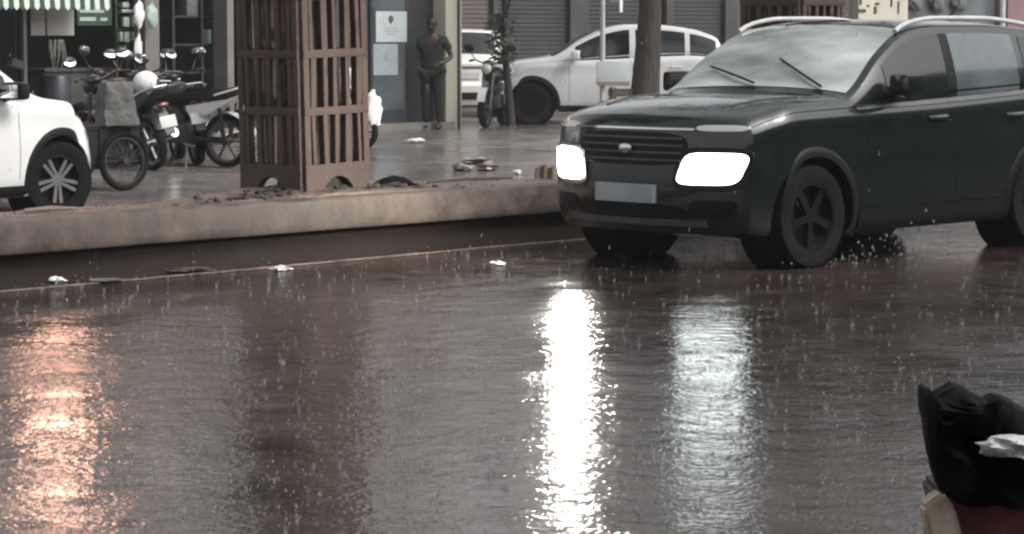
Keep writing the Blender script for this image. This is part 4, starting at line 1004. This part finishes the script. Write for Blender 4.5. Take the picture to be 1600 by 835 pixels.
# wet leaves and rubble heaped at the guards' feet
rub = MB(); rr_ = random.Random(9)
for ga in (GA1, GA2):
    for k in range(260):
        a_ = ga + rr_.gauss(0, .5); b_ = min(.98, max(.2, .34 + abs(rr_.gauss(0, .12)))); s_ = rr_.uniform(.012, .05); p = st(a_, b_, .385 + mudz(a_, b_))
        rub.ell(p, (s_, s_ * rr_.uniform(.4, 1), s_ * rr_.uniform(.15, .5)), rz=rr_.uniform(0, 3), rx=rr_.uniform(-.5, .5), u=7, v=5, jit=.6, seed=k)
tag(rub.build('leaf_debris', M['bark'], smooth=False), kind='stuff')
# ------------------------------------------------------------------ foreground, lower right
YF = 4.0
def fp(px, py, dy=0.0): return on_y(px, py, YF + dy)
post = thing('wooden_post', 'dark red painted post with pale broken corner under the black sheet', 'post', (fp(1540, 800).x, YF, 0), 0)
lx = lambda px, py: (fp(px, py).x - fp(1540, 800).x, fp(px, py).z)
b = MB(); outl = [lx(1462, 770), lx(1520, 762), lx(1640, 775), (lx(1640, 775)[0], 0.0), (lx(1470, 835)[0], 0.0), lx(1478, 835)]
b.prism(outl, 'Y', -.02, .16); bmesh.ops.bevel(b.bm, geom=list(b.bm.edges), offset=.008, segments=2, affect='EDGES'); b.build('post', M['redbox'], post)
b = MB(); outl = [lx(1437, 789), lx(1447, 776), lx(1470, 765), lx(1488, 790), lx(1500, 838), lx(1480, 900), lx(1452, 850)]
b.prism(outl, 'Y', -.032, .02); bmesh.ops.bevel(b.bm, geom=list(b.bm.edges), offset=.006, segments=2, affect='EDGES'); b.build('broken_corner', M['endgrain'], post)
outline = [(1446, 612), (1452, 610), (1460, 622), (1474, 612), (1492, 606), (1510, 610), (1530, 622), (1552, 634), (1562, 622), (1575, 628), (1600, 642), (1660, 660), (1660, 800), (1600, 806), (1560, 796), (1530, 800), (1505, 787), (1488, 784), (1470, 765), (1463, 740), (1452, 705), (1447, 670), (1444, 640)]
b = MB(); c = fp(1545, 720)
rings = []
for k, (t, dy) in enumerate(((.0, .06), (.55, -.035), (.85, -.03), (1.0, .0), (1.0, .07), (.8, .14), (.0, .15))):
    ring = []
    for i, (px, py) in enumerate(outline):
        q = fp(px, py); p = c.lerp(q, t); p.y = YF + dy + (.035 * noise.noise(Vector((px * .03, py * .03, k))) if 0 < k < 5 else 0)
        ring.append(b.bm.verts.new(p))
    rings.append(ring)
for k in range(len(rings) - 1):
    for i in range(len(outline)): b.bm.faces.new((rings[k][i], rings[k][(i + 1) % len(outline)], rings[k + 1][(i + 1) % len(outline)], rings[k + 1][i]))
bmesh.ops.remove_doubles(b.bm, verts=b.bm.verts, dist=.0005)
bmesh.ops.subdivide_edges(b.bm, edges=b.bm.edges, cuts=2, use_grid_fill=True)
for v in b.bm.verts: v.co += Vector((noise.noise(v.co * 26), noise.noise(v.co * 26 + Vector((5, 0, 0))) * 2.2, noise.noise(v.co * 26 + Vector((0, 7, 0))))) * .005
tag(b.build('plastic_sheet', M['tarp'], sharp=55), 'crumpled black plastic sheet wrapped over the red post, lower right', 'sheet')
fl = MB()
fl.grid(lambda u, v: fp(lerp(1462, 1560, u), lerp(622 + 14 * math.sin(u * 3), 690 - 12 * math.sin(u * 4), v), -.045 - .02 * math.sin(v * 3 + u * 2) + .012 * noise.noise(Vector((u * 5, v * 5, 2)))), 14, 8)
o = fl.build('sheet_fold', M['tarp'], [q for q in C.objects if q.name.startswith('plastic_sheet')][0]); so = o.modifiers.new('t', 'SOLIDIFY'); so.thickness = .003
b = MB(); p = fp(1600, 700, -.07); b.ell((0, 0, 0), (.066, .035, .018), jit=.5, seed=3, ry=R(6), u=24, v=14); tag(b.build('cloth_rag', M['rag'], loc=p), 'wet white rag lying over the black plastic sheet at the right edge', 'rag')

# ------------------------------------------------------------------ rain: splashes and drops
def splash_field(n, seed, name, b0, b1):
    mb = MB(); rnd = random.Random(seed); bm = mb.bm; k = 0
    while k < n:
        px = rnd.uniform(-20, 1620); py = rnd.uniform(385, 840); p = on_z(px, py, .002); a_, b_ = ab(p)
        if b_ > -.05: continue
        k += 1; s_ = rnd.uniform(.004, .012) * (1.4 if rnd.random() < .12 else 1)
        h = s_ * rnd.uniform(1.2, 4.5); q0 = rnd.uniform(0, 6.28); m = 5
        base = [bm.verts.new(p + Vector((math.cos(q0 + i * 6.283 / m) * s_ * .5, math.sin(q0 + i * 6.283 / m) * s_ * .5, 0))) for i in range(m)]
        tip = [bm.verts.new(p + Vector((math.cos(q0 + i * 6.283 / m) * s_, math.sin(q0 + i * 6.283 / m) * s_, h * rnd.uniform(.4, 1)))) for i in range(m)]
        for i in range(m): bm.faces.new((base[i], base[(i + 1) % m], tip[i]))
        mb.ell(p + Vector((rnd.gauss(0, s_), rnd.gauss(0, s_), h * rnd.uniform(1, 2.2))), (s_ * .28, s_ * .28, s_ * .5), u=6, v=4)
    return tag(mb.build(name, M['water'], smooth=False), kind='stuff')
splash_field(1900, 5, 'rain_splashes', 0, 0)
dr = MB(); rnd = random.Random(6)
for k in range(320):
    Y = rnd.uniform(7, 30); p = on_y(rnd.uniform(-20, 1620), rnd.uniform(-20, 840), Y)
    if p.z < .02: continue
    s_ = rnd.uniform(.0015, .003) * (Y / 14)**.5; dr.ell(p, (s_, s_, s_ * rnd.uniform(2.5, 6)), ry=.08, u=6, v=5)
tag(dr.build('rain_drops', M['water']), kind='stuff')

sp_ = MB(); rnd = random.Random(16)
for ax in (car.front_axle, car.front_axle + car.wheelbase):
    for sg in (-1, 1):
        c0 = org + hd * (ax - car.L / 2) + side_n * sg * (car.hw - .1)
        for k in range(110):
            t = rnd.random()**.7; p = c0 + hd * (.25 + .9 * t + rnd.gauss(0, .06)) + side_n * rnd.gauss(0, .10 + .1 * t)
            p.z = abs(rnd.gauss(0, .05 + .12 * t)); s_ = rnd.uniform(.003, .009); sp_.ell(p, (s_, s_, s_ * rnd.uniform(1, 1.8)), u=6, v=4)
tag(sp_.build('wheel_spray', M['water']), kind='stuff')
# ------------------------------------------------------------------ air
hz = MB(); hz.span(-80, 80, -20, 140, -1.2, 12)
mh, nt, bb = new_mat('rain_haze'); nt.nodes.remove(bb); vol = nt.nodes.new('ShaderNodeVolumePrincipled')
vol.inputs['Color'].default_value = (.86, .86, .87, 1); vol.inputs['Density'].default_value = .0006
nt.links.new(vol.outputs[0], nt.nodes['Material Output'].inputs['Volume'])
tag(hz.build('haze', mh, smooth=False), kind='stuff')

# ------------------------------------------------------------------ light, camera
w = bpy.data.worlds.new('World'); scene.world = w; w.use_nodes = True; nt = w.node_tree; bg = nt.nodes['Background']
sky = nt.nodes.new('ShaderNodeTexSky'); sky.sky_type = 'NISHITA'; sky.sun_disc = False
EL, AZ = R(46), R(112)
sky.sun_elevation = EL; sky.sun_rotation = AZ; sky.dust_density = 4; sky.air_density = 1.0; sky.ozone_density = 1
hs = nt.nodes.new('ShaderNodeHueSaturation'); hs.inputs['Saturation'].default_value = .12
nt.links.new(sky.outputs[0], hs.inputs['Color']); nt.links.new(hs.outputs[0], bg.inputs['Color']); bg.inputs['Strength'].default_value = .15
sl = bpy.data.lights.new('sun', 'SUN'); sl.energy = 1.3; sl.angle = R(25); sl.color = (1, .97, .93)
so = bpy.data.objects.new('sun', sl); C.objects.link(so)
d = Vector((math.sin(AZ) * math.cos(EL), math.cos(AZ) * math.cos(EL), math.sin(EL)))
so.rotation_euler = (-d).to_track_quat('-Z', 'Y').to_euler(); so.location = (0, 0, 30)
cam = bpy.data.cameras.new('camera'); co = bpy.data.objects.new('camera', cam); C.objects.link(co)
cam.sensor_width = 36; cam.lens = 36 * F / 1600; cam.clip_start = .1; cam.clip_end = 3000
co.location = (0, 0, HC); co.rotation_euler = (math.pi / 2 - PITCH, 0, 0); scene.camera = co
scene.view_settings.view_transform = 'Standard'; scene.view_settings.look = 'None'; scene.view_settings.gamma = 1
scene.view_settings.exposure = 0.55
scene.render.engine = 'CYCLES'; scene.cycles.use_denoising = True
scene.cycles.max_bounces = 8; scene.cycles.volume_bounces = 1; scene.cycles.sample_clamp_indirect = 6
try: scene.cycles.pixel_filter_type = 'BLACKMAN_HARRIS'; scene.cycles.filter_width = 2.4
except Exception: pass
